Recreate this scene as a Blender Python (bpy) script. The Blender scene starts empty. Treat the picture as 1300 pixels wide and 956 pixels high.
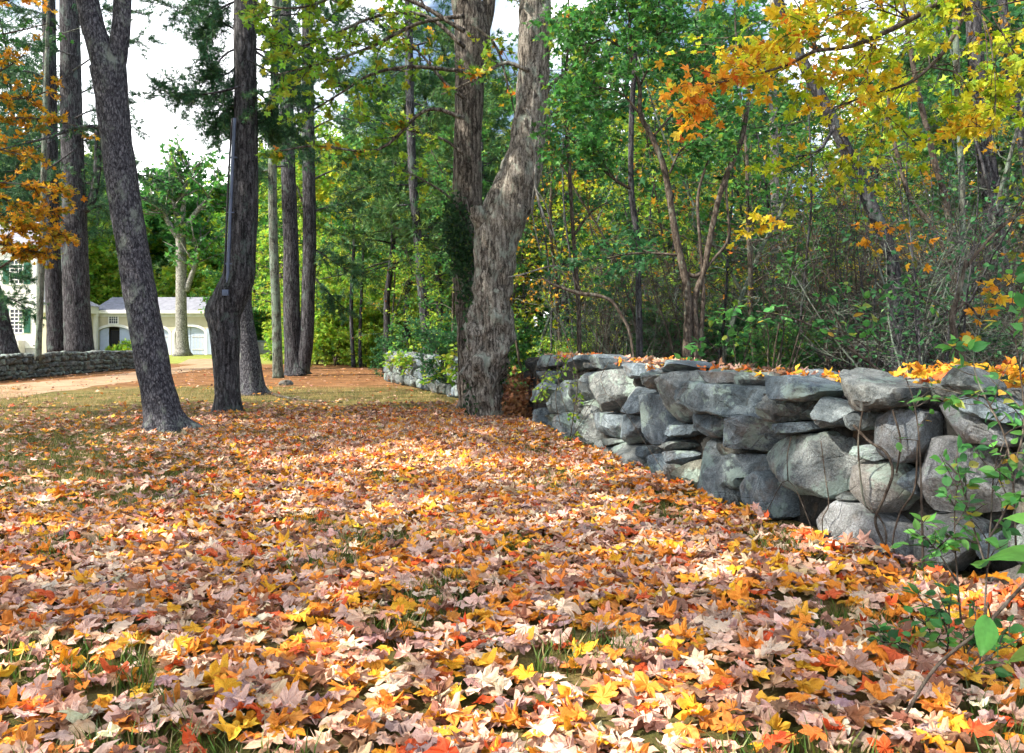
import bpy, math, random
import numpy as np
from mathutils import Vector, noise
random.seed(7); rng = np.random.default_rng(7)
C = bpy.context.scene.collection
F = 1100.0; CH = 1.4; HY = 430.0
def P(px, py, Y): return np.array([(px-650)/F*Y, Y, CH-(py-HY)/F*Y])
def G(px, py):
    Y = F*CH/(py-HY); return np.array([(px-650)/F*Y, Y, 0.0])
R = math.radians
U = random.uniform

# ------------------------------------------------------------------ materials
def new_mat(name):
    m = bpy.data.materials.new(name); m.use_nodes = True
    nt = m.node_tree; nt.nodes.clear()
    return m, nt
def nd(nt, t, **k):
    n = nt.nodes.new(t)
    for a, v in k.items():
        if a in n.inputs: n.inputs[a].default_value = v
        else: setattr(n, a, v)
    return n
def ramp(nt, fac, stops):
    r = nt.nodes.new('ShaderNodeValToRGB')
    e = r.color_ramp.elements
    while len(e) < len(stops): e.new(0.5)
    for i, (p, c) in enumerate(stops):
        e[i].position = p; e[i].color = (*c, 1) if len(c) == 3 else c
    nt.links.new(fac, r.inputs[0]); return r.outputs[0]
def mixc(nt, fac, a, b, mode='MIX'):
    m = nt.nodes.new('ShaderNodeMix'); m.data_type = 'RGBA'; m.blend_type = mode
    for s, v in ((m.inputs[0], fac), (m.inputs[6], a), (m.inputs[7], b)):
        if isinstance(v, (int, float)): s.default_value = v
        elif isinstance(v, tuple): s.default_value = (*v, 1)
        else: nt.links.new(v, s)
    return m.outputs[2]
def coords(nt, scale=(1, 1, 1), kind='Object'):
    tc = nt.nodes.new('ShaderNodeTexCoord'); mp = nt.nodes.new('ShaderNodeMapping')
    mp.inputs['Scale'].default_value = scale
    nt.links.new(tc.outputs[kind], mp.inputs[0]); return mp.outputs[0]
def noise_t(nt, co, scale, detail=4, rough=.55, dist=0):
    n = nd(nt, 'ShaderNodeTexNoise', Scale=scale, Detail=detail, Roughness=rough, Distortion=dist)
    nt.links.new(co, n.inputs['Vector']); return n.outputs['Fac']
def voro(nt, co, scale, feature='F1', rand=1):
    n = nd(nt, 'ShaderNodeTexVoronoi', feature=feature); n.inputs['Scale'].default_value = scale
    nt.links.new(co, n.inputs['Vector']); return n.outputs['Distance']
def math_n(nt, op, a, b=0.0, c=None):
    m = nt.nodes.new('ShaderNodeMath'); m.operation = op
    for i, v in enumerate((a, b) if c is None else (a, b, c)):
        if isinstance(v, (int, float)): m.inputs[i].default_value = v
        else: nt.links.new(v, m.inputs[i])
    return m.outputs[0]
def surf(nt, col, rough=.8, bump=None, bstr=.5, bdist=.02, spec=.3, trans=0.0):
    b = nt.nodes.new('ShaderNodeBsdfPrincipled')
    if isinstance(col, tuple): b.inputs['Base Color'].default_value = (*col, 1)
    else: nt.links.new(col, b.inputs['Base Color'])
    b.inputs['Roughness'].default_value = rough
    b.inputs['Specular IOR Level'].default_value = spec
    if bump is not None:
        bp = nd(nt, 'ShaderNodeBump', Strength=bstr, Distance=bdist)
        nt.links.new(bump, bp.inputs['Height']); nt.links.new(bp.outputs[0], b.inputs['Normal'])
    o = nt.nodes.new('ShaderNodeOutputMaterial')
    if trans > 0:
        t = nt.nodes.new('ShaderNodeBsdfTranslucent')
        if isinstance(col, tuple): t.inputs[0].default_value = (*col, 1)
        else: nt.links.new(col, t.inputs[0])
        mx = nt.nodes.new('ShaderNodeMixShader'); mx.inputs[0].default_value = trans
        nt.links.new(b.outputs[0], mx.inputs[1]); nt.links.new(t.outputs[0], mx.inputs[2])
        nt.links.new(mx.outputs[0], o.inputs[0])
    else: nt.links.new(b.outputs[0], o.inputs[0])
def leaf_mat(name, trans=.4, rough=.5, spec=.35, vein=False):
    m, nt = new_mat(name)
    a = nd(nt, 'ShaderNodeAttribute', attribute_name='col')
    co = coords(nt)
    f = noise_t(nt, co, 28 if vein else 9, 3)
    d = ramp(nt, f, [(.3, (.62, .55, .55)), (.55, (1, 1, 1)), (.75, (1.0, .95, .85))])
    c = mixc(nt, .8, a.outputs['Color'], d, 'MULTIPLY')
    if vein:
        sp = noise_t(nt, co, 160, 2)
        d2 = ramp(nt, sp, [(.3, (.55, .45, .4)), (.42, (1, 1, 1)), (.8, (1, 1, 1))])
        c = mixc(nt, .7, c, d2, 'MULTIPLY')
        bl = ramp(nt, noise_t(nt, co, 13, 4, .6, .8), [(.5, (0, 0, 0)), (.62, (1, 1, 1))])
        c = mixc(nt, math_n(nt, 'MULTIPLY', bl, .38), c, mixc(nt, 1.0, c, (.9, .58, .42), 'MULTIPLY'))
    surf(nt, c, rough, noise_t(nt, co, 90, 2) if vein else None, .35, .004, spec, trans); return m
def bark_mat(name, dark, mid, light, lichen, sc=9, lich=.55, vs=.16, bd=.03):
    m, nt = new_mat(name)
    co = coords(nt, (1, 1, vs)); co1 = coords(nt, (1, 1, .6))
    dn = nd(nt, 'ShaderNodeTexNoise', Scale=sc*.9, Detail=5.0, Roughness=.65); nt.links.new(co1, dn.inputs['Vector'])
    sb = nt.nodes.new('ShaderNodeVectorMath'); sb.operation = 'MULTIPLY_ADD'
    nt.links.new(dn.outputs['Color'], sb.inputs[0]); sb.inputs[1].default_value = (1.3/sc,)*3; nt.links.new(co, sb.inputs[2]); co = sb.outputs[0]
    n1 = noise_t(nt, co, sc*1.6, 6, .65, .6)
    v1 = voro(nt, co, sc*1.3, 'DISTANCE_TO_EDGE')
    h = math_n(nt, 'ADD', math_n(nt, 'MULTIPLY', n1, .95), math_n(nt, 'MULTIPLY', math_n(nt, 'MINIMUM', v1, .3), .75))
    c = ramp(nt, h, [(.42, dark), (.56, mid), (.78, light)])
    fine = noise_t(nt, co1, 55, 4, .7)
    c = mixc(nt, .6, c, ramp(nt, fine, [(.35, (.3, .3, .3)), (.58, (1.2, 1.2, 1.2))]), 'MULTIPLY')
    l = noise_t(nt, co1, 3.2, 7, .72, .4)
    lf = ramp(nt, l, [(lich, (0, 0, 0)), (lich+.09, (1, 1, 1))])
    c = mixc(nt, math_n(nt, 'MULTIPLY', lf, .62), c, lichen)
    hh = math_n(nt, 'ADD', h, math_n(nt, 'MULTIPLY', fine, .25))
    surf(nt, c, .9, hh, 1.0, bd, .2); return m

M = {}
M['leaf'] = leaf_mat('leaf_surface', .52)
M['needle'] = leaf_mat('needle_surface', .12, .6, .3)
M['dry'] = leaf_mat('dry_leaf_surface', .16, .62, .3, True)
M['grass'] = leaf_mat('grass_surface', .3)
M['bark_dark'] = bark_mat('dark_pine_bark', (.01, .01, .012), (.042, .041, .048), (.115, .115, .128), (.1, .14, .13), 11, .55)
M['bark_oak'] = bark_mat('scaly_grey_bark', (.013, .013, .018), (.055, .055, .07), (.165, .165, .188), (.24, .28, .25), 21, .55, .4, .03)
M['bark_maple'] = bark_mat('maple_bark', (.034, .03, .027), (.175, .155, .135), (.37, .345, .31), (.34, .4, .35), 12, .53, .13, .04)
M['bark_dark_maple'] = bark_mat('dark_maple_bark', (.018, .015, .013), (.09, .076, .066), (.24, .215, .19), (.2, .25, .2), 12, .54, .13, .04)
M['bark_thin'] = bark_mat('smooth_brown_bark', (.03, .022, .017), (.07, .055, .045), (.14, .12, .1), (.17, .2, .16), 16, .56, .3, .006)
M['bark_pale'] = bark_mat('pale_grey_bark', (.09, .088, .08), (.22, .215, .2), (.38, .375, .36), (.3, .34, .3), 7, .6, .5, .01)
M['bark_green'] = bark_mat('lichen_green_bark', (.03, .03, .025), (.09, .1, .085), (.2, .21, .18), (.17, .24, .19), 11, .48)

def stone_mat(name, a, b, c_, lich_amt, warm):
    m, nt = new_mat(name)
    co = coords(nt); oi = nt.nodes.new('ShaderNodeObjectInfo')
    off = nt.nodes.new('ShaderNodeVectorMath'); off.operation = 'SCALE'
    cmb = nt.nodes.new('ShaderNodeCombineXYZ')
    for i in range(3): nt.links.new(oi.outputs['Random'], cmb.inputs[i])
    nt.links.new(cmb.outputs[0], off.inputs[0]); off.inputs['Scale'].default_value = 40
    ad = nt.nodes.new('ShaderNodeVectorMath'); ad.operation = 'ADD'
    nt.links.new(co, ad.inputs[0]); nt.links.new(off.outputs[0], ad.inputs[1]); co = ad.outputs[0]
    n1 = noise_t(nt, co, 5, 8, .68, .5); n2 = noise_t(nt, co, 34, 6, .7); n3 = noise_t(nt, co, 110, 3, .7)
    c = ramp(nt, n1, [(.28, a), (.48, b), (.68, c_)])
    tint = ramp(nt, oi.outputs['Random'], [(0, (.7, .8, .9)), (.2, (1.15, 1.2, 1.25)), (.45, (.85, .93, 1.0)), (.65, warm), (.85, (1.2, 1.2, 1.18)), (1, (.75, .82, .84))])
    c = mixc(nt, 1.0, c, tint, 'MULTIPLY')
    c = mixc(nt, .75, c, ramp(nt, n2, [(.3, (.45, .43, .42)), (.5, (1, 1, 1)), (.7, (1.25, 1.25, 1.25))]), 'MULTIPLY')
    c = mixc(nt, .8, c, ramp(nt, n3, [(.35, (.5, .5, .5)), (.5, (1, 1, 1)), (.68, (1.45, 1.45, 1.4))]), 'MULTIPLY')
    rust = ramp(nt, noise_t(nt, co, 2.6, 6, .6), [(.55, (0, 0, 0)), (.72, (1, 1, 1))])
    c = mixc(nt, math_n(nt, 'MULTIPLY', rust, .55), c, (.2, .13, .075))
    ln = math_n(nt, 'ADD', math_n(nt, 'MULTIPLY', noise_t(nt, co, 3.4, 4, .5), .75), math_n(nt, 'MULTIPLY', noise_t(nt, co, 26, 4, .7), .3))
    l = ramp(nt, ln, [(lich_amt, (0, 0, 0)), (lich_amt+.05, (1, 1, 1))])
    c = mixc(nt, math_n(nt, 'MULTIPLY', l, .6), c, (.3, .4, .36))
    l2 = ramp(nt, noise_t(nt, co, 7.5, 3, .5, 1), [(.66, (0, 0, 0)), (.69, (1, 1, 1))])
    c = mixc(nt, math_n(nt, 'MULTIPLY', l2, .5), c, (.045, .05, .045))
    cr = voro(nt, co, 3.1, 'DISTANCE_TO_EDGE')
    h = math_n(nt, 'ADD', math_n(nt, 'MULTIPLY', n1, 1.3), math_n(nt, 'MULTIPLY', n2, .55))
    h = math_n(nt, 'ADD', h, math_n(nt, 'MULTIPLY', math_n(nt, 'MINIMUM', cr, .02), 9))
    surf(nt, c, .8, h, 1.0, .05, .35); return m
M['stone'] = stone_mat('blue_grey_fieldstone', (.034, .044, .052), (.115, .14, .158), (.28, .32, .345), .565, (1.05, .96, .86))
M['granite'] = stone_mat('speckled_granite', (.08, .08, .08), (.2, .2, .2), (.35, .35, .36), .6, (1.05, 1, .92))
M['moss_stone'] = stone_mat('mossy_fieldstone', (.035, .04, .038), (.1, .11, .105), (.21, .22, .21), .56, (1.05, 1, .85))
M['core'] = stone_mat('gap_shade_core_rubble', (.012, .011, .01), (.03, .028, .025), (.055, .05, .045), .8, (1, 1, 1))  # rubble colour darkened so the shade in the stone gaps is painted in

def flat_mat(name, col, rough=.6, sc=12, amt=.25, bump=0, met=0, spec=.4):
    m, nt = new_mat(name); co = coords(nt)
    f = noise_t(nt, co, sc, 5)
    c = mixc(nt, 1.0, col, ramp(nt, f, [(.3, (1-amt,)*3), (.6, (1, 1, 1))]), 'MULTIPLY')
    surf(nt, c, rough, f if bump else None, bump, .01, spec)
    return m
M['white'] = flat_mat('white_paint', (.8, .8, .8), .5, 3, .12)
M['cream'] = flat_mat('cream_stucco', (.58, .53, .4), .8, 2, .12)
M['door'] = flat_mat('grey_blue_door_paint', (.45, .53, .7), .5, 2, .1)
M['shutter'] = flat_mat('dark_green_shutter_paint', (.02, .13, .09), .5, 3, .2)
M['roof'] = flat_mat('grey_slate_roof', (.24, .25, .3), .8, 3, .35, .4)
M['dark'] = flat_mat('interior_shade_dark', (.02, .02, .025), .8)
M['glass'] = flat_mat('window_glass', (.03, .04, .07), .08, 1, .2, 0, 0, .8)

M['found'] = flat_mat('pale_foundation', (.55, .55, .56), .8, 4, .2)
M['metal'] = flat_mat('galvanised_conduit', (.09, .12, .2), .5, 8, .2)
M['black'] = flat_mat('black_cable_rubber', (.02, .02, .025), .5)
M['cream_shade'] = M['cream']
def clap():
    m, nt = new_mat('white_clapboard'); co = coords(nt)
    w = nd(nt, 'ShaderNodeTexWave', bands_direction='Z', wave_profile='SAW'); w.inputs['Scale'].default_value = 2.6
    nt.links.new(co, w.inputs[0])
    surf(nt, (.78, .77, .78), .6, w.outputs['Fac'], .6, .02); return m
M['clap'] = clap()

def ground_mat():
    m, nt = new_mat('lawn_and_needle_litter'); co = coords(nt)
    sep = nt.nodes.new('ShaderNodeSeparateXYZ'); nt.links.new(co, sep.inputs[0])
    x, y = sep.outputs[0], sep.outputs[1]
    big = noise_t(nt, co, .22, 5, .6); med = noise_t(nt, co, 1.6, 6, .65); fin = noise_t(nt, co, 22, 6, .75)
    grass = ramp(nt, med, [(.32, (.055, .085, .02)), (.5, (.16, .135, .045)), (.66, (.34, .25, .1))])
    need = ramp(nt, med, [(.3, (.13, .055, .025)), (.55, (.27, .125, .055)), (.75, (.36, .21, .11))])
    duff = ramp(nt, med, [(.3, (.06, .03, .015)), (.6, (.14, .07, .035)), (.8, (.2, .11, .05))])
    far = ramp(nt, med, [(.3, (.15, .22, .04)), (.55, (.3, .33, .08)), (.75, (.42, .38, .13))])
    wob = math_n(nt, 'MULTIPLY', math_n(nt, 'SUBTRACT', big, .5), 9.0)
    yy = math_n(nt, 'ADD', y, wob)
    def step(v, a, b):
        r = nt.nodes.new('ShaderNodeMapRange'); r.interpolation_type = 'SMOOTHSTEP'
        r.inputs[1].default_value = a; r.inputs[2].default_value = b
        nt.links.new(v, r.inputs[0]); return r.outputs[0]
    c = mixc(nt, math_n(nt, 'MULTIPLY', step(yy, 23, 27), .9), grass, need)
    c = mixc(nt, step(yy, 46, 50), c, far)
    # forest floor east of the wall line
    xl = math_n(nt, 'ADD', x, math_n(nt, 'MULTIPLY', y, .27))
    c = mixc(nt, step(xl, 4.3, 4.9), c, duff)
    # drive apron before the garage
    c = mixc(nt, .65, c, ramp(nt, fin, [(.25, (.4, .38, .36)), (.55, (1.05, 1.05, 1.05)), (.8, (1.5, 1.45, 1.35))]), 'MULTIPLY')
    surf(nt, c, .95, fin, 1.0, .05, .15); return m
M['ground'] = ground_mat()
def road_mat():
    m, nt = new_mat('dirt_track'); co = coords(nt)
    a = noise_t(nt, co, .9, 6, .65); f = noise_t(nt, co, 30, 5, .7)
    c = ramp(nt, a, [(.3, (.24, .14, .075)), (.5, (.36, .25, .16)), (.7, (.42, .31, .21))])
    c = mixc(nt, .5, c, ramp(nt, f, [(.3, (.6, .55, .5)), (.6, (1.1, 1.1, 1.1))]), 'MULTIPLY')
    surf(nt, c, .95, f, .6, .03, .2); return m
M['road'] = road_mat()

# ------------------------------------------------------------------ mesh building
def mk(name, V, faces, mat, parent=None, col=None, smooth=False, loc=None):
    """faces: list of int arrays (m,k). col: list of matching (m,3)."""
    V = np.asarray(V, dtype=np.float64).reshape(-1, 3)
    if parent is not None: V = V-np.array(parent.location)
    if loc is not None: V = V-np.array(loc)
    if not isinstance(faces, list): faces = [faces]
    faces = [np.asarray(f, dtype=np.int32) for f in faces if len(f)]
    me = bpy.data.meshes.new(name)
    me.vertices.add(len(V)); me.vertices.foreach_set('co', V.astype(np.float32).ravel())
    nl = sum(f.size for f in faces); npoly = sum(len(f) for f in faces)
    me.loops.add(nl); me.polygons.add(npoly)
    me.loops.foreach_set('vertex_index', np.concatenate([f.ravel() for f in faces]))
    ls = []; s = 0
    for f in faces:
        ls.append(s+np.arange(len(f))*f.shape[1]); s += f.size
    me.polygons.foreach_set('loop_start', np.concatenate(ls).astype(np.int32))
    me.polygons.foreach_set('use_smooth', np.full(npoly, smooth))
    if col is not None:
        at = me.attributes.new('col', 'FLOAT_COLOR', 'FACE')
        c = np.ones((npoly, 4), np.float32); c[:, :3] = np.concatenate(col) if isinstance(col, list) else col
        at.data.foreach_set('color', c.ravel())
    me.update(calc_edges=True)
    if smooth and name == 'stone' or name == 'rock': me.set_sharp_from_angle(angle=R(24))
    me.materials.append(mat)
    o = bpy.data.objects.new(name, me); C.objects.link(o)
    if parent is not None: o.parent = parent
    if loc is not None: o.location = loc
    return o
def tag(o, label=None, cat=None, group=None, kind=None):
    if label: o['label'] = label
    if cat: o['category'] = cat
    if group: o['group'] = group
    if kind: o['kind'] = kind
    return o
def thing(name, loc, label, cat, group=None):
    o = bpy.data.objects.new(name, None); o.empty_display_size = .2; C.objects.link(o)
    o.location = tuple(float(v) for v in loc); return tag(o, label, cat, group)
def dup(root, loc, rz=0, sc=1, label=None, group=None):
    r = root.copy(); C.objects.link(r); r.location = loc; r.rotation_euler = (0, 0, rz); r.scale = (sc,)*3
    if label: r['label'] = label
    if group: r['group'] = group
    for ch in root.children:
        c = ch.copy(); C.objects.link(c); c.parent = r
    return r

class Geo:
    """collects tubes, boxes and prisms for one mesh"""
    def __init__(s): s.V = []; s.n = 0; s.F = {}; s.FC = {}
    def add(s, V, faces):
        V = np.asarray(V, float).reshape(-1, 3)
        for f in faces:
            f = np.asarray(f, np.int64)
            if len(f): s.F.setdefault(f.shape[1], []).append(f+s.n)
        s.V.append(V); s.n += len(V)
    def tube(s, path, rad, sides=6, cap=True, disp=None):
        path = np.asarray(path, float); n = len(path); rad = np.broadcast_to(np.asarray(rad, float), (n,))
        t = np.gradient(path, axis=0); t /= np.linalg.norm(t, axis=1)[:, None]+1e-9
        ref = np.array([0.0, 1, 0]) if abs(t[:, 1]).mean() < .8 else np.array([1.0, 0, 0])
        a = np.cross(t, ref); a /= np.linalg.norm(a, axis=1)[:, None]+1e-9; b = np.cross(t, a)
        th = np.arange(sides)/sides*2*np.pi
        ring = a[:, None, :]*np.cos(th)[None, :, None]+b[:, None, :]*np.sin(th)[None, :, None]
        rr = np.repeat(rad[:, None], sides, 1)
        if disp is not None: rr = disp(path, ring, rr, th)
        V = (path[:, None, :]+ring*rr[:, :, None]).reshape(-1, 3)
        i = np.arange(n-1)[:, None]*sides; j = np.arange(sides)[None, :]; k = (np.arange(sides)+1)[None, :] % sides
        q = np.stack([i+j, i+k, i+sides+k, i+sides+j], -1).reshape(-1, 4)
        fs = [q]
        if cap:
            V = np.vstack([V, path[0], path[-1]]); c0 = n*sides
            jj = np.arange(sides); kk = (jj+1) % sides
            fs.append(np.stack([np.full(sides, c0), kk, jj], -1)); fs.append(np.stack([np.full(sides, c0+1), (n-1)*sides+jj, (n-1)*sides+kk], -1))
        s.add(V, fs)
    def box(s, x0, x1, y0, y1, z0, z1):
        V = [(x, y, z) for x in (x0, x1) for y in (y0, y1) for z in (z0, z1)]
        s.add(V, [[(0, 1, 3, 2), (4, 6, 7, 5), (0, 4, 5, 1), (2, 3, 7, 6), (0, 2, 6, 4), (1, 5, 7, 3)]])
    def obj(s, name, mat, parent=None, smooth=True, loc=None):
        ks = sorted(s.F); return mk(name, np.vstack(s.V), [np.vstack(s.F[k]) for k in ks], mat, parent, None, smooth, loc)

def smooth_path(pts, per=6):
    pts = [np.asarray(p, float) for p in pts]
    if len(pts) < 3:
        t = np.linspace(0, 1, per+1)[:, None]; return pts[0]*(1-t)+pts[-1]*t
    out = []; Q = [2*pts[0]-pts[1]]+pts+[2*pts[-1]-pts[-2]]
    for i in range(1, len(Q)-2):
        for k in range(per):
            t = k/per; p0, p1, p2, p3 = Q[i-1:i+3]
            out.append(.5*((2*p1)+(p2-p0)*t+(2*p0-5*p1+4*p2-p3)*t*t+(3*p1-p0-3*p2+p3)*t**3))
    out.append(pts[-1]); return np.array(out)

# ------------------------------------------------------------------ leaves
def tmpl_maple(detail, seed, curl):
    r_ = np.random.default_rng(seed)
    if detail == 'low':
        pr = [(-90, .12), (-40, .55), (-8, .76), (14, .5), (40, .98), (65, .56), (90, 1.05)]
    else:
        pr = [(-90, .12), (-66, .42), (-34, .56), (-14, .8), (0, .62), (14, .47), (23, .68), (32, .82), (41, 1.04), (50, .82), (58, .7), (66, .5), (73, .7), (80, .82), (90, 1.1)]
    pr = pr+[(180-a, r) for a, r in pr[-2:0:-1]]
    a = np.radians([p[0] for p in pr]); r = np.array([p[1] for p in pr])
    out = np.stack([r*np.cos(a), r*np.sin(a)], 1); n = len(out)
    rings = [np.zeros((1, 2))]+([out*.5] if detail == 'high' else [])+[out]
    xy = np.vstack(rings)
    rad = np.linalg.norm(xy, axis=1); th = np.arctan2(xy[:, 1], xy[:, 0])
    z = curl*(r_.uniform(-.45, .4)*rad**2+.35*rad**1.6*np.sin(2*th+r_.uniform(0, 6))+.22*rad**2*np.sin(5*th+r_.uniform(0, 6)))
    z += curl*r_.uniform(-.35, .45)*np.abs(xy[:, 0])
    z += .07*r_.normal(size=len(z))*(rad > .1)
    k = 1-.28*curl*np.clip(np.abs(z), 0, 1)
    V = np.stack([xy[:, 0]*k*(1-.2*curl*r_.random()), xy[:, 1]*k, z], 1)
    j = np.arange(n); k2 = (j+1) % n
    if detail == 'high':
        t = [np.stack([np.zeros(n, int), 1+j, 1+k2], 1), np.stack([1+j, 1+n+j, 1+n+k2], 1), np.stack([1+j, 1+n+k2, 1+k2], 1)]
        # petiole
        b = 1+n; m = len(V)
        V = np.vstack([V, [(.02, -.08, 0), (-.02, -.08, 0), (.03, -.75, .1*curl)]]); t.append(np.array([[m, m+1, m+2]]))
        Fc = np.vstack(t)
    else: Fc = np.stack([np.zeros(n, int), 1+j, 1+k2], 1)
    return V, Fc
TM = {}
for i in range(6): TM['mh%d' % i] = tmpl_maple('high', i, .4+.14*i)
for i in range(6): TM['mm%d' % i] = tmpl_maple('mid', 20+i, .4+.13*i)
for i in range(4): TM['ml%d' % i] = tmpl_maple('low', 40+i, .35+.2*i)
TM['quad'] = (np.array([(0, 0, 0), (.36, .5, .1), (0, 1.05, -.06), (-.36, .5, .1)]), np.array([(0, 1, 2), (0, 2, 3)]))
TM['clump'] = (np.array([(0, 0, 0), (.5, .3, .12), (.1, .55, 0), (.35, 1.0, -.1), (-.1, .7, .05), (-.5, .85, .1), (-.25, .4, 0), (-.55, .1, -.1)]),
               np.array([(0, 1, 2), (0, 2, 6), (2, 3, 4), (4, 5, 6), (2, 4, 6), (0, 6, 7)]))
ov = [(0, 0, 0), (.2, .12, .05), (.33, .38, .08), (.28, .66, .05), (.1, .9, 0), (0, 1.1, -.1), (-.1, .9, 0), (-.28, .66, .05), (-.33, .38, .08), (-.2, .12, .05), (0, .3, -.01), (0, .62, -.02)]
TM['oval'] = (np.array(ov), np.array([(0, 1, 10), (1, 2, 10), (2, 11, 10), (2, 3, 11), (3, 4, 11), (4, 5, 11), (5, 6, 11), (6, 7, 11), (7, 8, 11), (8, 10, 11), (8, 9, 10), (9, 0, 10)]))
def tuft(n, w, seed):
    r_ = np.random.default_rng(seed); V = []; Fc = []
    for i in range(n):
        a = r_.uniform(0, 6.28); s = r_.uniform(.3, 1.0); d = np.array([math.cos(a)*s, r_.uniform(.25, 1), math.sin(a)*s*.7]); d /= np.linalg.norm(d)
        q = np.cross(d, r_.normal(size=3)); q /= np.linalg.norm(q)
        b = len(V); V += [d*.05+q*w, d*.05-q*w, d*r_.uniform(.7, 1)]; Fc.append((b, b+1, b+2))
    return np.array(V), np.array(Fc)
TM['tuft'] = tuft(9, .045, 1); TM['tuft2'] = tuft(9, .045, 2)
TM['blade'] = (np.array([(-.035, 0, 0), (.035, 0, 0), (.025, .1, .55), (-.025, .1, .55), (0, .45, 1)]), np.array([(0, 1, 2), (0, 2, 3), (3, 2, 4)]))
TM['blade1'] = (np.array([(-.04, 0, 0), (.04, 0, 0), (0, .35, 1)]), np.array([(0, 1, 2)]))

class Cloud:
    def __init__(s): s.it = {}
    def add(s, t, pos, size, col, d, nrm):
        s.it.setdefault(t, []).append((pos, size, col, d, nrm))
    def count(s): return sum(len(a[0]) for v in s.it.values() for a in v)
    def obj(s, name, mat, parent=None, loc=None):
        VV = []; FF = []; CC = []; n0 = 0
        for t, lst in s.it.items():
            tv, tf = TM[t]
            pos = np.vstack([a[0] for a in lst]); sz = np.concatenate([a[1] for a in lst]); col = np.vstack([a[2] for a in lst])
            d = np.vstack([a[3] for a in lst]); nr = np.vstack([a[4] for a in lst])
            d = d/(np.linalg.norm(d, axis=1)[:, None]+1e-9)
            x = np.cross(d, nr); x /= np.linalg.norm(x, axis=1)[:, None]+1e-9; z = np.cross(x, d)
            W = (tv[None, :, 0, None]*x[:, None]+tv[None, :, 1, None]*d[:, None]+tv[None, :, 2, None]*z[:, None])*sz[:, None, None]+pos[:, None]
            N = len(pos); nv = len(tv)
            FF.append((tf[None]+(np.arange(N)*nv)[:, None, None]).reshape(-1, 3)+n0)
            CC.append(np.repeat(col, len(tf), 0)); VV.append(W.reshape(-1, 3)); n0 += N*nv
        return mk(name, np.vstack(VV), [np.vstack(FF)], mat, parent, np.vstack(CC), False, loc)

def pal(name, n):
    cs = PAL[name]; w = np.array([c[0] for c in cs], float); w /= w.sum()
    k = rng.choice(len(cs), n, p=w); base = np.array([c[1] for c in cs])[k]
    return np.clip(base*rng.uniform(.72, 1.3, (n, 1))*rng.uniform(.9, 1.1, (n, 3)), 0, .95)
PAL = {
 'litter': [(26, (.62, .38, .27)), (25, (.78, .55, .41)), (16, (.3, .14, .08)), (15, (.76, .28, .05)), (6, (.82, .46, .04)), (8, (.8, .33, .02)), (5, (.7, .12, .03)), (7, (.42, .29, .26)), (5, (.8, .68, .5))]
 ,'drift': [(5, (.82, .32, .04)), (4, (.84, .46, .04)), (2, (.8, .54, .3)), (1, (.74, .14, .03))],
 'far_litter': [(30, (.46, .28, .2)), (20, (.58, .4, .3)), (16, (.22, .11, .08)), (14, (.55, .22, .06)), (8, (.7, .4, .05)), (4, (.55, .12, .05))],
 'green': [(5, (.06, .21, .05)), (4, (.1, .3, .06)), (2, (.04, .14, .045)), (1, (.28, .4, .05))],
 'deep': [(5, (.035, .13, .05)), (4, (.055, .19, .07)), (1, (.12, .28, .07))],
 'fresh': [(4, (.2, .42, .05)), (4, (.34, .52, .05)), (2, (.38, .42, .04)), (1, (.08, .2, .04))],
 'lime': [(4, (.42, .56, .03)), (4, (.58, .62, .04)), (2, (.22, .38, .03)), (1, (.75, .52, .03))],
 'mix': [(6, (.2, .36, .04)), (3, (.42, .48, .04)), (2, (.08, .2, .04)), (1.5, (.75, .42, .03)), (.6, (.65, .2, .03))],
 'yellow': [(6, (.88, .66, .04)), (2, (.88, .5, .03)), (4, (.62, .64, .04)), (.6, (.85, .32, .03))],
 'orange': [(4, (.85, .36, .04)), (5, (.85, .5, .04)), (1, (.78, .2, .05)), (1, (.6, .55, .05))],
 'gold': [(4, (.7, .42, .03)), (4, (.62, .28, .02)), (2, (.36, .32, .03)), (1, (.16, .2, .03))],
 'needle': [(5, (.035, .12, .06)), (4, (.055, .17, .07)), (2, (.11, .23, .08))],
 'needle_light': [(5, (.06, .17, .06)), (4, (.11, .24, .06)), (1, (.24, .32, .06))],
 'ivy': [(5, (.02, .06, .025)), (4, (.03, .09, .03)), (1, (.1, .18, .04))],
 'shrub': [(5, (.08, .28, .08)), (4, (.13, .38, .08)), (2, (.05, .17, .06)), (1, (.35, .42, .08)), (.5, (.6, .4, .06))],
 'grass': [(4, (.07, .15, .02)), (3, (.13, .18, .03)), (2, (.3, .24, .1))],
 'straw': [(5, (.45, .33, .15)), (3, (.34, .25, .1)), (2, (.15, .17, .04))],
 'brown': [(4, (.2, .09, .04)), (2, (.32, .15, .06)), (1, (.12, .06, .04))],
}
def rdir(n, up=0.0, flat=1.0):
    v = rng.normal(size=(n, 3)); v[:, 2] = v[:, 2]*flat+up; return v/np.linalg.norm(v, axis=1)[:, None]

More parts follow.
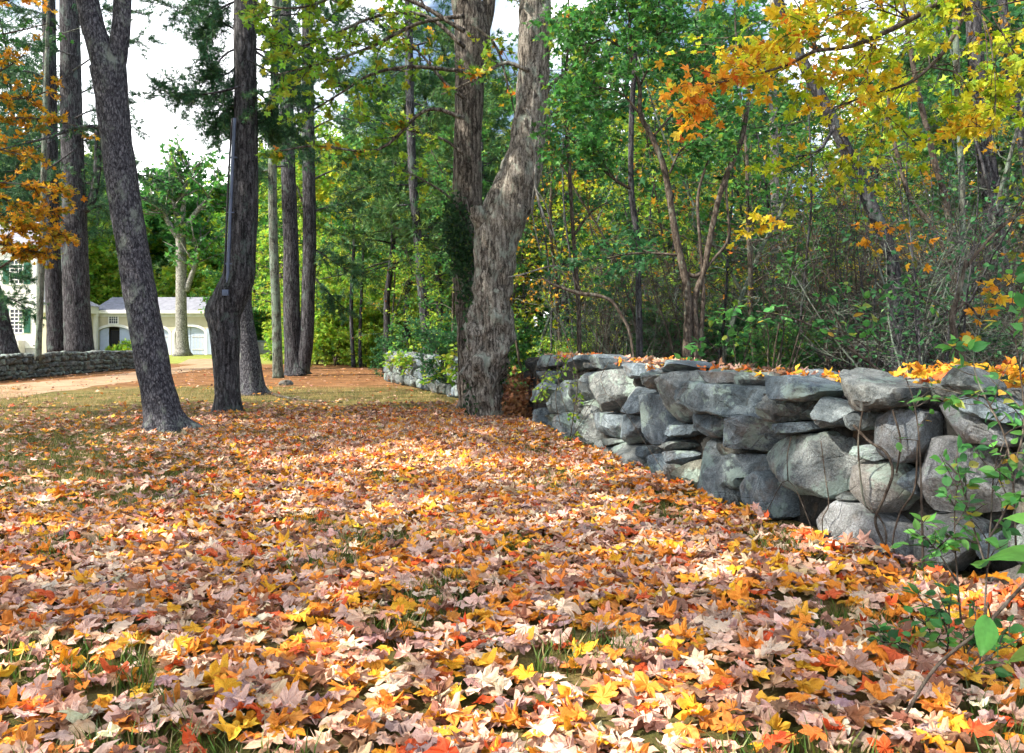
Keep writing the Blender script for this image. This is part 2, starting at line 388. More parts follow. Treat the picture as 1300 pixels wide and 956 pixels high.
def put_leaves(L, path, n, palname, size, tm='quad', spread=.1, t0=.15):
    """leaves of one twig"""
    path = np.asarray(path); m = len(path)
    t = rng.uniform(t0, 1, n)*(m-1); i = np.minimum(t.astype(int), m-2); f = (t-i)[:, None]
    p = path[i]*(1-f)+path[i+1]*f; ax = path[i+1]-path[i]; ax /= np.linalg.norm(ax, axis=1)[:, None]+1e-9
    side = rdir(n, 0, .5); d = ax*.6+side
    if tm == 'tuft': d = ax*.9+side*.8; nr = rdir(n, .5)
    else: d[:, 2] -= .25; nr = rdir(n, 1.5)
    p = p+side*rng.uniform(0, spread, (n, 1))
    sz = size*rng.uniform(.65, 1.25, n)
    if tm == 'tuft': tm = random.choice(['tuft', 'tuft2'])
    if tm in ('mm', 'ml', 'mh'): tm = tm+str(random.randrange(4))
    L.add(tm, p, sz, pal(palname, n), d, nr)

def wiggle(p0, d, length, n=6, wig=.12, grav=0.0):
    p = np.array(p0, float); d = np.array(d, float); d /= np.linalg.norm(d)+1e-9; out = [p.copy()]
    for i in range(n):
        d = d+rng.normal(size=3)*wig+np.array([0, 0, grav]); d /= np.linalg.norm(d)
        p = p+d*length/n; out.append(p.copy())
    return np.array(out)
def perp_mix(d, ang, flat=.4):
    q = rng.normal(size=3); q[2] *= flat; q -= d*np.dot(q, d); q /= np.linalg.norm(q)+1e-9
    return d*math.cos(ang)+q*math.sin(ang)
def branch(T, L, path, r0, palname, size, tm='quad', ntw=10, twl=.8, nl=14, level=1, t0=.2, grav=-.02, spread=.1, sides=5, r1=None):
    """a limb along a given path with twigs and leaves"""
    path = np.asarray(path); n = len(path)
    if T is not None: T.tube(path, np.linspace(r0, r1 if r1 else r0*.3, n), sides)
    for k in range(ntw):
        t = U(t0, 1)*(n-1); i = min(int(t), n-2); p = path[i]+(path[i+1]-path[i])*(t-i)
        ax = path[i+1]-path[i]; ax = ax/(np.linalg.norm(ax)+1e-9)
        d = perp_mix(ax, U(.5, 1.25)); l = twl*U(.6, 1.2)*(1.1-.45*t/n)
        tw = wiggle(p, d, l, 5, .13, grav)
        rr = max(r0*.32, .004)
        if level > 0: branch(T, L, tw, rr, palname, size, tm, max(3, ntw//3), twl*.5, nl, level-1, .15, grav, spread, 4)
        else:
            if T is not None: T.tube(tw, np.linspace(rr, rr*.35, len(tw)), 3, False)
        if nl: put_leaves(L, tw, nl, palname, size, tm, spread)

def bark_disp(amp, fr=5.0, lump=0.0, flare=0.0, fl_h=.35, zbase=0.0, lobes=5, seed=0):
    ph = seed*1.7
    def f(path, ring, rr, th):
        n, s = rr.shape
        out = rr.copy()
        for i in range(n):
            p = path[i]; h = p[2]-zbase
            for j in range(s):
                q = p+ring[i, j]*rr[i, j]
                v = noise.noise(Vector((q[0]*fr+ph, q[1]*fr, q[2]*fr*.22)))+.5*noise.noise(Vector((q[0]*fr*2.6, q[1]*fr*2.6+ph, q[2]*fr*.7)))
                o = rr[i, j]*(1+amp*v)
                if lump:
                    w = math.exp(-max(h-1.3, 0)/.7)
                    o += rr[i, j]*lump*(.3+w)*(noise.noise(Vector((q[0]*3.4+ph, q[1]*3.4, q[2]*3.2)))+.4*noise.noise(Vector((q[0]*8+ph, q[1]*8, q[2]*7))))
                if flare and h < fl_h*5: o += rr[i, j]*flare*math.exp(-max(h, 0)/fl_h)*(1+.55*math.sin(lobes*th[j]+ph))
                out[i, j] = o
        return out
    return f

def traced_trunk(T, pix, Y, sides=24, per=8, amp=.06, fr=6, lump=0, flare=0, fl_h=.3, seed=0, lobes=5):
    """pix: (px, py, width_px[, dY]) from base upwards; becomes a 3D trunk at distance Y"""
    pts = []; rad = []
    for q in pix:
        y = Y+(q[3] if len(q) > 3 else 0); pts.append(P(q[0], q[1], y)); rad.append(q[2]/2/F*y)
    path = smooth_path(pts, per); rr = np.interp(np.linspace(0, 1, len(path)), np.linspace(0, 1, len(rad)), rad)
    T.tube(path, rr, sides, True, bark_disp(amp, fr, lump, flare, fl_h, 0, lobes, seed) if amp else None)
    return path, rr
def tpath(pts, Y): return smooth_path([P(q[0], q[1], Y if len(q) < 3 else q[2]) for q in pts], 5)

def high_crown(T, L, top, r, H, n, palname, size, tm, blen, ntw, nl, level=1, low=.15, twl=1.0):
    """crown above a trunk top, carried by a leader of length H"""
    lead = wiggle(top, (U(-.1, .1), U(-.1, .1), 1), H, 10, .06)
    T.tube(lead, np.linspace(r, r*.2, len(lead)), 8)
    for k in range(n):
        t = low+(1-low)*(k+.5)/n; i = min(int(t*10), 9); p = lead[i]+(lead[i+1]-lead[i])*(t*10-i)
        a = k*2.4+U(-.4, .4); l = blen*(1.15-.75*t)
        b = wiggle(p, (math.cos(a), math.sin(a), U(.05, .55)), l, 6, .1)
        branch(T, L, b, r*.3*(1.1-t), palname, size, tm, ntw, twl, nl, level)

exec_parts = []
# ------------------------------------------------------------------ ground and drive
def grid(x0, x1, y0, y1, nx, ny, zf):
    xs = np.linspace(x0, x1, nx); ys = np.linspace(y0, y1, ny); X, Y = np.meshgrid(xs, ys)
    V = np.stack([X.ravel(), Y.ravel(), np.array([zf(a, b) for a, b in zip(X.ravel(), Y.ravel())])], 1)
    i = np.arange(ny-1)[:, None]*nx; j = np.arange(nx-1)[None]
    return V, np.stack([i+j, i+j+1, i+nx+j+1, i+nx+j], -1).reshape(-1, 4)
V = [(-900, -300, 0), (900, -300, 0), (900, 1200, 0), (-900, 1200, 0)]
tag(mk('ground', V, [[(0, 1, 2, 3)]], M['ground']), kind='structure')
up = [(-60, 500), (0, 489), (100, 481), (170, 473), (230, 465.5), (272, 460.5), (300, 458)]
lo = [(-60, 526), (0, 507), (100, 494), (170, 484), (230, 473.5), (275, 467), (310, 463)]
def edge(e, n=60):
    g = smooth_path([G(*q) for q in e], 10); g[:, :2] += np.array([[noise.noise(Vector((p[0]*.8, p[1]*.8, 3)))*.35, 0] for p in g]); return g
a, b = edge(up), edge(lo); n = len(a); Vr = np.vstack([a, b]); Vr[:, 2] = .006
tag(mk('dirt_drive', Vr, [np.stack([np.arange(n-1), np.arange(n-1)+n, np.arange(1, n)+n, np.arange(1, n)], 1)], M['road']), kind='structure')
# second faint track and apron
ap = [G(226, 462.5), G(290, 464), G(318, 458.5), G(290, 455.5), G(240, 456)]
Va = np.array(ap); Va[:, 2] = .010
tag(mk('garage_apron', Va, [[(0, 1, 2, 3, 4)]], M['road']), kind='structure')

# ------------------------------------------------------------------ wall line (front face of the near wall)
WL = np.array([(-0.02, 15.6), (.23, 14.0), (.86, 10.9), (1.5, 8.1), (1.82, 6.8), (2.25, 5.5), (2.78, 4.55), (3.6, 3.4)])
def wall_x(y): return float(np.interp(y, WL[::-1, 1], WL[::-1, 0]))
def hit_wall(px):
    k = (px-650)/F
    for i in range(len(WL)-1):
        (x0, y0), (x1, y1) = WL[i], WL[i+1]
        # x0+t(x1-x0) = k*(y0+t(y1-y0))
        den = (x1-x0)-k*(y1-y0); t = (k*y0-x0)/den
        if -1e-6 <= t <= 1+1e-6 or (i == len(WL)-2 and t > 0): return x0+t*(x1-x0), y0+t*(y1-y0), np.array([x1-x0, y1-y0])/math.hypot(x1-x0, y1-y0)
    return None

def cube_sphere(n):
    V = []; idx = {}; Fc = []
    def vid(p):
        k = tuple(np.round(p, 6))
        if k not in idx: idx[k] = len(V); V.append(p)
        return idx[k]
    g = np.linspace(-1, 1, n+1); g = np.tan(g*math.pi/4)
    for ax in range(3):
        for s in (-1, 1):
            for i in range(n):
                for j in range(n):
                    q = []
                    for a, b in ((i, j), (i+1, j), (i+1, j+1), (i, j+1)):
                        p = np.zeros(3); p[ax] = s; p[(ax+1) % 3] = g[a]; p[(ax+2) % 3] = g[b]; q.append(vid(p))
                    Fc.append(q if s > 0 else q[::-1])
    V = np.array(V); V /= np.linalg.norm(V, axis=1)[:, None]
    return V, np.array(Fc)
CS = {n: cube_sphere(n) for n in (5, 8, 18)}
def stone_geo(poly, depth, n=14, seed=0, rough=.05, facet=4, slab=0, sq=.42):
    """poly: outline in (s, z) metres around its centroid. Returns verts in (s, depth, z) frame, depth>0 goes into the wall"""
    D, Fc = CS[n]; poly = np.asarray(poly); r_ = random.Random(seed)
    th = np.arctan2(D[:, 2], D[:, 0]); rho = np.hypot(D[:, 0], D[:, 2])
    pa = np.linspace(-np.pi, np.pi, 73); pr = np.zeros(73)
    m = len(poly)
    for i, a in enumerate(pa):
        best = 0; dx, dy = math.cos(a), math.sin(a)
        for k in range(m):
            (x0, y0), (x1, y1) = poly[k], poly[(k+1) % m]; ex, ey = x1-x0, y1-y0; den = dx*ey-dy*ex
            if abs(den) < 1e-9: continue
            t = (x0*ey-y0*ex)/den; u = (x0*dy-y0*dx)/den
            if t > 0 and -1e-6 <= u <= 1+1e-6: best = max(best, t)
        pr[i] = best or .05
    k = np.array([.12, .22, .32, .22, .12]); pr2 = np.convolve(np.r_[pr[-3:-1], pr, pr[1:3]], k, 'valid'); pr = (.75*pr+.25*pr2[:73]) if n > 10 else (.35*pr+.65*pr2[:73])
    rt = np.interp(th, pa, pr)
    rp = rho**sq; yy = np.sign(D[:, 1])*np.abs(D[:, 1])**(.5 if n > 10 else .7)
    V = np.stack([rt*rp*np.cos(th), yy*depth, rt*rp*np.sin(th)], 1)
    size = (pr.mean()+depth)/2
    ext = np.array([np.abs(V[:, 0]).max(), depth, np.abs(V[:, 2]).max()])
    for f in range(facet):
        nrm = np.array([r_.uniform(-1, 1), r_.uniform(-1.2, -.2), r_.uniform(-1, 1)]); nrm /= np.linalg.norm(nrm)
        sup = np.max(V@nrm); d = sup*r_.uniform(.56, .9)
        over = V@nrm-d; mk_ = over > 0; V[mk_] -= nrm*(over[mk_]*.92)[:, None]
    o = Vector((seed*3.1, seed*1.3, 0)); amp = rough*size
    nr = D
    out = V.copy()
    for i, v in enumerate(V):
        q = Vector(v)/max(size, .04)
        w = noise.noise(q*1.6+o)*1.2+noise.noise(q*4.2+o)*.5+noise.noise(q*9+o)*.22
        if slab: w += .55*slab*math.sin((q.z*1.0+q.x*.25+noise.noise(q*1.4+o)*.5)*17)
        out[i] += nr[i]*amp*w
    return out, Fc

wall = thing('stone_wall', (WL[0][0], WL[0][1], 0), 'long dry fieldstone wall of big blue-grey boulders running along the right of the leaf-covered lawn', 'stone wall')
Z2 = lambda L: [(850+u/2.731, 430+v/2.731) for u, v in L]
Z1 = lambda L: [(640+u/3.676, 420+v/3.676) for u, v in L]
stones = [  # (outline, material, slab, push) push: metres the face stands proud (-) or back (+)
 (Z2([(335,530),(450,542),(590,575),(690,635),(752,690),(755,800),(640,830),(500,800),(330,740)]), 'granite', 0, -.02),
 (Z2([(572,445),(640,425),(745,445),(782,485),(780,585),(740,628),(650,592),(572,530)]), 'granite', 0, -.03),
 (Z2([(262,410),(305,345),(460,325),(560,365),(582,430),(562,520),(485,558),(400,540),(350,492),(268,462)]), 'stone', .3, -.02),
 (Z2([(193,490),(262,462),(355,512),(335,620),(262,645),(203,595)]), 'stone', 0, -.04),
 (Z2([(107,420),(170,398),(262,408),(257,450),(200,480),(190,545),(138,502)]), 'stone', 0, 0),
 (Z2([(18,345),(80,345),(112,400),(130,480),(190,548),(215,630),(140,625),(50,525),(10,420)]), 'stone', 0, 0),
 (Z2([(26,250),(60,232),(125,280),(112,345),(60,348),(26,310)]), 'stone', 0, -.02),
 (Z2([(118,290),(260,258),(300,330),(250,402),(170,364),(108,330)]), 'stone', .4, -.06),
 (Z2([(95,352),(160,368),(205,398),(130,405)]), 'moss_stone', 0, .03),
 (Z2([(-10,145),(130,158),(230,178),(262,230),(190,266),(100,262),(45,222),(-12,205)]), 'stone', .9, -.08),
 (Z2([(250,192),(300,188),(442,225),(432,282),(310,292),(275,240)]), 'stone', 1.0, -.02),
 (Z2([(298,133),(400,128),(525,175),(462,218),(370,212),(310,172)]), 'stone', .7, -.1),
 (Z2([(298,300),(440,288),(462,320),(330,338)]), 'stone', .6, -.02),
 (Z2([(443,258),(488,200),(588,245),(562,302),(482,312)]), 'stone', .2, -.06),
 (Z2([(568,268),(652,253),(648,302),(600,322)]), 'stone', 0, 0),
 (Z2([(537,97),(610,108),(700,150),(805,172),(782,232),(660,252),(588,222)]), 'stone', .8, -.12),
 (Z2([(565,380),(635,368),(690,418),(640,428)]), 'stone', .2, .02),
 (Z2([(645,265),(730,238),(845,258),(852,380),(792,438),(700,412),(636,362)]), 'granite', .3, -.03),
 (Z2([(790,160),(900,165),(985,190),(960,222),(830,215),(770,200)]), 'stone', .9, .1),
 (Z2([(838,225),(905,215),(1010,248),(1192,340),(1152,380),(980,362),(870,312)]), 'granite', .3, -.02),
 (Z2([(942,88),(1012,98),(1120,170),(1105,198),(975,185)]), 'stone', .5, -.12),
 (Z2([(948,205),(1000,188),(1210,228),(1240,295),(1120,282),(985,238)]), 'stone', .9, -.08),
 (Z2([(820,350),(870,345),(1155,398),(1196,540),(1100,605),(930,632),(818,585)]), 'granite', 0, -.04),
 (Z2([(755,500),(785,455),(818,440),(815,570),(775,568)]), 'stone', 0, .03),
 (Z2([(790,640),(880,598),(1015,650),(1025,720),(910,830),(775,800)]), 'granite', 0, -.02),
 (Z2([(1110,680),(1200,640),(1290,660),(1290,800),(1150,790)]), 'stone', 0, -.03),
 (Z2([(1150,365),(1240,338),(1320,380),(1320,520),(1180,505)]), 'moss_stone', 0, -.02),
 (Z2([(1060,840),(1150,800),(1260,830),(1260,980),(1060,970)]), 'granite', 0, -.05),
 (Z2([(1008,690),(1085,680),(1095,765),(1018,775)]), 'stone', 0, .03),
 (Z2([(515,532),(595,560),(558,580)]), 'moss_stone', 0, .04),
 (Z2([(1100,545),(1240,560),(1300,620),(1120,645)]), 'moss_stone', 0, .08),
 (Z2([(1245,220),(1350,235),(1350,330),(1250,320)]), 'stone', .5, -.04),
 (Z2([(1130,90),(1250,110),(1340,160),(1300,210),(1150,180)]), 'stone', .4, .1),
 # far half
 (Z1([(118,118),(165,112),(170,165),(120,180)]), 'stone', 0, 0), (Z1([(105,192),(200,187),(200,235),(110,255)]), 'stone', 0, 0),
 (Z1([(105,272),(160,238),(185,290),(150,338),(100,335)]), 'stone', 0, -.02), (Z1([(86,380),(150,355),(165,440),(100,445)]), 'stone', 0, 0),
 (Z1([(168,290),(220,228),(255,300),(235,385),(178,385)]), 'stone', 0, -.02), (Z1([(175,500),(232,385),(305,388),(312,525),(220,530)]), 'stone', 0, -.02),
 (Z1([(308,348),(352,338),(362,570),(308,560)]), 'stone', .2, 0), (Z1([(380,200),(470,178),(528,240),(502,312),(492,385),(430,372),(386,290)]), 'stone', 0, -.03),
 (Z1([(305,190),(375,198),(395,320),(330,338),(285,250)]), 'stone', 0, 0), (Z1([(338,130),(380,108),(445,150),(420,182),(340,168)]), 'stone', .3, 0),
 (Z1([(585,160),(690,138),(785,180),(720,195),(610,190)]), 'stone', .4, .02), (Z1([(596,222),(640,193),(720,220),(695,285),(615,262)]), 'stone', 0, -.05),
 (Z1([(364,392),(400,378),(485,400),(485,505),(420,505),(366,460)]), 'stone', 0, -.02), (Z1([(485,400),(570,388),(578,440),(575,512),(520,532),(482,462)]), 'stone', 0, -.02),
 (Z1([(495,290),(530,258),(608,290),(588,388),(498,388)]), 'stone', 0, -.02), (Z1([(578,305),(635,290),(695,295),(705,380),(728,440),(692,532),(618,542),(578,470)]), 'stone', 0, -.04),
 (Z1([(705,472),(740,440),(822,442),(802,485),(740,502)]), 'stone', .3, -.03), (Z1([(685,532),(760,510),(785,542),(720,565)]), 'stone', .4, 0),
 (Z1([(685,235),(740,188),(835,200),(828,320),(810,405),(730,435),(688,350)]), 'stone', .2, -.06), (Z1([(850,188),(960,198),(965,245),(862,245)]), 'granite', 0, .04),
 (Z1([(430,565),(470,518),(560,540),(632,600),(632,668),(440,650)]), 'stone', 0, -.02), (Z1([(378,512),(430,510),(436,630),(384,615)]), 'stone', 0, 0),
 (Z1([(545,540),(620,538),(645,602),(600,625)]), 'stone', 0, .02), (Z1([(640,585),(690,570),(748,690),(700,730),(648,700)]), 'stone', 0, -.02),
 (Z1([(690,580),(750,558),(795,570),(765,625),(700,622)]), 'stone', 0, 0), (Z1([(738,625),(792,598),(828,745),(748,740)]), 'moss_stone', 0, .02),
 (Z1([(616,642),(652,640),(655,695),(625,690)]), 'moss_stone', 0, 0), (Z1([(235,250),(290,215),(300,330),(250,320)]), 'moss_stone', 0, .04),
 (Z1([(150,395),(215,390),(190,440),(160,440)]), 'moss_stone', 0, .04), (Z1([(240,330),(385,330),(375,385),(250,382)]), 'moss_stone', 0, .04),
 (Z1([(455,160),(540,150),(590,200),(530,225)]), 'stone', .5, .1), (Z1([(200,130),(300,110),(330,150),(250,190)]), 'stone', .2, .06),
 (Z1([(400,505),(470,505),(470,520),(420,545)]), 'moss_stone', 0, .04)]
def place_on_wall(poly, mat, slab, push, seed):
    pts = []; 
    cx = sum(p[0] for p in poly)/len(poly)
    h = hit_wall(cx); x0, y0, d = h
    # plane through (x0,y0) with direction d and normal nrm facing the lawn
    nrm = np.array([d[1], -d[0]])   # points to... fixed below
    if nrm[0] > 0: nrm = -nrm
    ez = []
    for px, py in poly:
        k = (px-650)/F; # x=k y ; (k y - x0, y-y0).nrm = 0
        y = (x0*nrm[0]+y0*nrm[1])/(k*nrm[0]+nrm[1]); x = k*y
        s = (x-x0)*d[0]+(y-y0)*d[1]; pts.append((s, CH-(py-HY)/F*y))
    pts = np.array(pts); c = (pts.max(0)+pts.min(0))/2; loc = pts-c
    w, hh = np.ptp(pts, axis=0); depth = min(max(.16, .45*(w+hh)/2), .3)
    V, Fc = stone_geo(loc*1.0, depth, 18, seed, .06 if mat != 'granite' else .04, 9 if slab < .5 else 5, slab*1.3, .27)
    inn = -nrm
    ctr = np.array([x0, y0])+d*c[0]+inn*(depth+push)
    W = np.stack([ctr[0]+d[0]*V[:, 0]+inn[0]*V[:, 1], ctr[1]+d[1]*V[:, 0]+inn[1]*V[:, 1], c[1]+V[:, 2]], 1)
    # frame handedness
    if d[0]*inn[1]-d[1]*inn[0] > 0: pass
    return W, Fc
nst = 0
for i, (poly, mat, slab, push) in enumerate(stones):
    W, Fc = place_on_wall(poly, mat, slab, push, i+1)
    mk('stone', W, [Fc], M[mat], wall, None, True); nst += 1

def along(line, s):
    line = np.asarray(line); seg = np.linalg.norm(np.diff(line, axis=0), axis=1); cum = np.r_[0, np.cumsum(seg)]
    s = min(max(s, 0), cum[-1]-1e-6); i = int(np.searchsorted(cum, s, 'right')-1); t = (s-cum[i])/seg[i]
    d = (line[i+1]-line[i])/seg[i]; return line[i]*(1-t)+line[i+1]*t, d
def line_len(line): return float(np.linalg.norm(np.diff(np.asarray(line), axis=0), axis=1).sum())
def course_stones(line, side, H, sw, sh, seed, n=8, off=0.0, hvar=.08, back=False):
    """generic dry-stone courses: list of (W, faces, size, distance)"""
    r_ = random.Random(seed); out = []; L_ = line_len(line); z = 0.0
    while z < H-.04:
        h = r_.uniform(*sh); h = min(h, H-z+.04); s = r_.uniform(-.2, 0)
        while s < L_:
            w = r_.uniform(*sw); hh = h*r_.uniform(.85, 1.2)
            p, d = along(line, s+w/2); inn = np.array([-d[1], d[0]])*side
            k = 9; poly = [((w/2)*r_.uniform(.86, 1.06)*np.sign(math.cos(a))*abs(math.cos(a))**.6, (hh/2)*r_.uniform(.86, 1.06)*np.sign(math.sin(a))*abs(math.sin(a))**.6) for a in [2*math.pi*q/k+r_.uniform(-.2, .2) for q in range(k)]]
            dep = min(.28, .5*(w+hh)/2+.05)
            Vv, Fc = stone_geo(poly, dep, n, r_.randrange(10000), .09, 4, r_.choice([0, 0, .4]), .5)
            tl = r_.uniform(-.2, .2); ct, st = math.cos(tl), math.sin(tl)
            a_ = Vv[:, 0]*ct-Vv[:, 2]*st; b_ = Vv[:, 0]*st+Vv[:, 2]*ct
            c = p+inn*(dep+off+r_.uniform(-.04, .04))
            W = np.stack([c[0]+d[0]*a_+inn[0]*Vv[:, 1], c[1]+d[1]*a_+inn[1]*Vv[:, 1], z+h/2+b_+r_.uniform(-.02, .02)+hvar*noise.noise(Vector((s*.6, z, seed)))], 1)
            out.append((W, Fc, w*hh/(p[1]**2), c)); s += w*.96
        z += h*.9
    return out
def join_stones(lst):
    V = []; Fs = []; n = 0
    for W, Fc, *_ in lst: V.append(W); Fs.append(Fc+n); n += len(W)
    return np.vstack(V), np.vstack(Fs)
# rubble behind the face, back face and top fill as one part
WLr = WL[::-1]   # from near to far; "inn" (to the right) with side=-1
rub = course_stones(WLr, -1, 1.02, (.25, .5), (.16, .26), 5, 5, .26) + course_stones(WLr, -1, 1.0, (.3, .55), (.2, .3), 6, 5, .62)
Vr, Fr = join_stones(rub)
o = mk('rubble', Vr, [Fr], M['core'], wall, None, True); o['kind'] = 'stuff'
# top cap stones and the near stretch outside the frame
def normal_in(y):
    i = np.argmin(abs(WL[:, 1]-y)); i = min(max(i, 1), len(WL)-1); d = WL[i]-WL[i-1]; d = d/np.linalg.norm(d); n_ = np.array([-d[1], d[0]]); return n_ if n_[0] > 0 else -n_
for k in range(24):
    y = 4.3+k*.43+U(-.1, .1); nn = normal_in(y); w = U(.3, .55); dp = U(.15, .25)
    c = np.array([wall_x(y), y])+nn*U(.42, .7)
    a = U(0, 3.1); poly = [(math.cos(q*.785)*w*U(.4, .55), math.sin(q*.785)*U(.05, .09)) for q in range(8)]
    Vv, Fc = stone_geo(poly, dp, 8, 300+k, .08, 4, .3)
    W = np.stack([c[0]+math.cos(a)*Vv[:, 0]-math.sin(a)*Vv[:, 1], c[1]+math.sin(a)*Vv[:, 0]+math.cos(a)*Vv[:, 1], 1.03+Vv[:, 2]+U(-.03, .05)], 1)
    if nst < 98: mk('stone', W, [Fc], M['stone'], wall, None, True); nst += 1
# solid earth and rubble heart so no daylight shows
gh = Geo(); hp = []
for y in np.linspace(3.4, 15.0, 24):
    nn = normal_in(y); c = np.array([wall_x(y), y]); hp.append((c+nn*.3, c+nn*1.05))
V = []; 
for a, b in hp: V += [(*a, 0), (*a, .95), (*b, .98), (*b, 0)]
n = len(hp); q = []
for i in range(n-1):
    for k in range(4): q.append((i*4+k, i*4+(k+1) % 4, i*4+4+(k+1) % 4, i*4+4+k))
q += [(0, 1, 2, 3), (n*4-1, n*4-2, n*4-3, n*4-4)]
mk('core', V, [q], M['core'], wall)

def generic_wall(name, label, line, side, H, sw, sh, seed, mat, n=5, keep=95, thick=.7):
    w = thing(name, (*line[0], 0), label, 'stone wall')
    st = course_stones(line, side, H, sw, sh, seed, n)
    bk = course_stones([np.asarray(p) for p in line], side, H*.95, sw, sh, seed+1, 5, .35)
    st.sort(key=lambda s: -s[2])
    for s in st[:keep]: mk('stone', s[0], [s[1]], M[mat], w, None, True)
    V, Fc = join_stones(st[keep:]+bk); o = mk('rubble', V, [Fc], M['moss_stone'], w, None, True); o['kind'] = 'stuff'
    V = []
    for i in range(12):
        p, d = along(line, i/11*line_len(line)); nn = np.array([-d[1], d[0]])*side
        a = p+nn*.2; b = p+nn*.6; V += [(*a, 0), (*a, H*.85), (*b, H*.85), (*b, 0)]
    q = [(i*4+k, i*4+(k+1) % 4, i*4+4+(k+1) % 4, i*4+4+k) for i in range(11) for k in range(4)]+[(0, 1, 2, 3), (47, 46, 45, 44)]
    mk('core', V, [q], M['core'], w); return w
far_line = [np.array(p) for p in [(-.95, 18.6), (-1.5, 20.6), (-2.5, 23.5), (-4.15, 28.2)]]
generic_wall('stone_wall', 'pale fieldstone wall stretch beyond the old maples, partly covered by creeper', far_line, -1, .95, (.28, .5), (.3, .48), 21, 'stone', 8, 60)
left_line = [np.array(p) for p in [(-16.6, 24.5), (-16.9, 28.5), (-17.2, 34.5), (-17.5, 41.5)]]
generic_wall('stone_wall', 'low dark rubble stone wall of small stones on the far left, before the white house', left_line, 1, .84, (.18, .42), (.14, .24), 31, 'moss_stone', 5, 95)

# ------------------------------------------------------------------ traced trees
def make(name, base, label, cat='tree', group=None): return thing(name, base, label, cat, group)
# leaning forked oak-like tree
T = Geo(); L = Cloud()
b = G(213, 549); D1 = b[1]
t1 = make('forked_tree', b, 'leaning grey-barked tree on the left lawn whose trunk forks high up')
traced_trunk(T, [(214, 556, 47), (206, 520, 43), (197, 480, 41), (186, 420, 40), (174, 350, 39), (164, 290, 38), (155, 230, 38), (147, 170, 38), (141, 120, 40), (137, 85, 44)], D1, 36, 12, .07, 9, .0, .62, .17, 1, 6)
traced_trunk(T, [(137, 100, 34), (128, 65, 30), (117, 30, 28), (108, -20, 26), (98, -90, 24), (90, -180, 20)], D1, 20, 6, .07, 9, seed=2)
traced_trunk(T, [(141, 100, 30), (150, 62, 24), (155, 20, 22), (156, -30, 21), (160, -110, 19), (168, -200, 16)], D1, 20, 6, .07, 9, seed=3)
for px, py, e in ((90, -180, -1), (168, -200, 1)):
    high_crown(T, L, P(px, py, D1), .11, 4.5, 10, 'mix', .11, 'quad', 2.8, 5, 7)
branch(T, L, tpath([(150, 170), (110, 160), (60, 175), (0, 190)], D1+.5), .035, 'needle', .13, 'tuft', 5, .5, 8, 0)
T.obj('trunk', M['bark_oak'], t1); L.obj('crown', M['leaf'], t1)

def pine_limb(T, L, pts, Y, r=.04, ntw=12, twl=.9, nl=16, palname='needle', size=.15, level=0):
    branch(T, L, tpath(pts, Y), r, palname, size, 'tuft', ntw, twl, nl, level, .15, -.01, .05)
# burl tree with conduit
b = G(290, 524); D2 = b[1]
t2 = make('burl_pine', b, 'dark trunk with an angular burl jutting left at head height, metal pipe strapped along it', 'tree')
T = Geo(); L = Cloud(); Lm = Cloud()
traced_trunk(T, [(290, 528, 32), (289, 500, 31), (287, 460, 32), (286, 425, 37), (284, 400, 41), (292, 378, 42), (302, 355, 40), (306, 320, 37), (310, 260, 34), (312, 190, 30), (312, 120, 28), (311, 40, 28), (311, -40, 26), (311, -200, 22)], D2, 32, 10, .06, 8, 0, .32, .16, 4, 5)
T.tube(smooth_path([P(272, 412, D2), P(266, 400, D2), P(270, 385, D2), P(280, 374, D2)], 4), [.09]*4+[.1]*4+[.1]*4+[.04], 10)
high_crown(T, L, P(311, -200, D2), .16, 9, 26, 'needle', .19, 'tuft', 3.4, 7, 9, 0, 0, .9)
for pts, Yd in [([(305, 60), (285, 70), (262, 100), (240, 130)], 0), ([(305, 110), (270, 118), (235, 120), (205, 118)], -1), ([(303, 40), (280, 30), (255, 45)], .5), ([(305, 20), (335, 40), (370, 60), (410, 70)], .5), ([(312, 75), (350, 95), (390, 120)], -.5), ([(308, 0), (270, -10), (235, 10), (200, 5)], .5), ([(312, 130), (345, 160), (380, 175)], .8), ([(305, 95), (290, 120), (272, 150)], .3), ([(312, 30), (350, 20), (400, 20), (450, 40)], 1), ([(312, -30), (360, -20), (420, 0), (480, 30)], -.5), ([(303, 0), (282, 10), (262, 30)], .2), ([(305, 80), (285, 95), (262, 85)], 0), ([(305, 130), (288, 140), (270, 165)], .2), ([(318, 60), (345, 70), (370, 100)], .1), ([(318, 110), (340, 130), (350, 160)], .2)]:
    pine_limb(T, L, pts, D2+Yd, .025, 30, .8, 26, 'needle', .115)
T.obj('trunk', M['bark_dark'], t2); L.obj('crown', M['needle'], t2)
pp = make('conduit', P(288, 385, D2-.32), 'thin blue-grey metal conduit and black cable strapped to the left side of the burl tree', 'pipe')
g = Geo(); g.tube(tpath([(288, 388), (291, 300), (295, 210), (298, 150)], D2-.25), .032, 10); g.obj('pipe', M['metal'], pp)
g = Geo(); g.tube(tpath([(283, 388), (287, 300), (291, 210), (295, 150)], D2-.22), .02, 8); g.obj('cable', M['black'], pp)
q = P(287, 372, D2-.3); g = Geo(); g.box(q[0]-.055, q[0]+.055, q[1]-.06, q[1]+.05, q[2]-.05, q[2]+.06); g.obj('junction_box', M['metal'], pp, False)
g = Geo()
for y in (335, 270, 200):
    q = P(0, y, D2-.24); x = float(np.interp(y, [150, 388], [298, 288])); q = P(x, y, D2-.24); g.box(q[0]-.05, q[0]+.07, q[1]-.04, q[1]+.05, q[2]-.01, q[2]+.01)
g.obj('strap', M['metal'], pp, False)

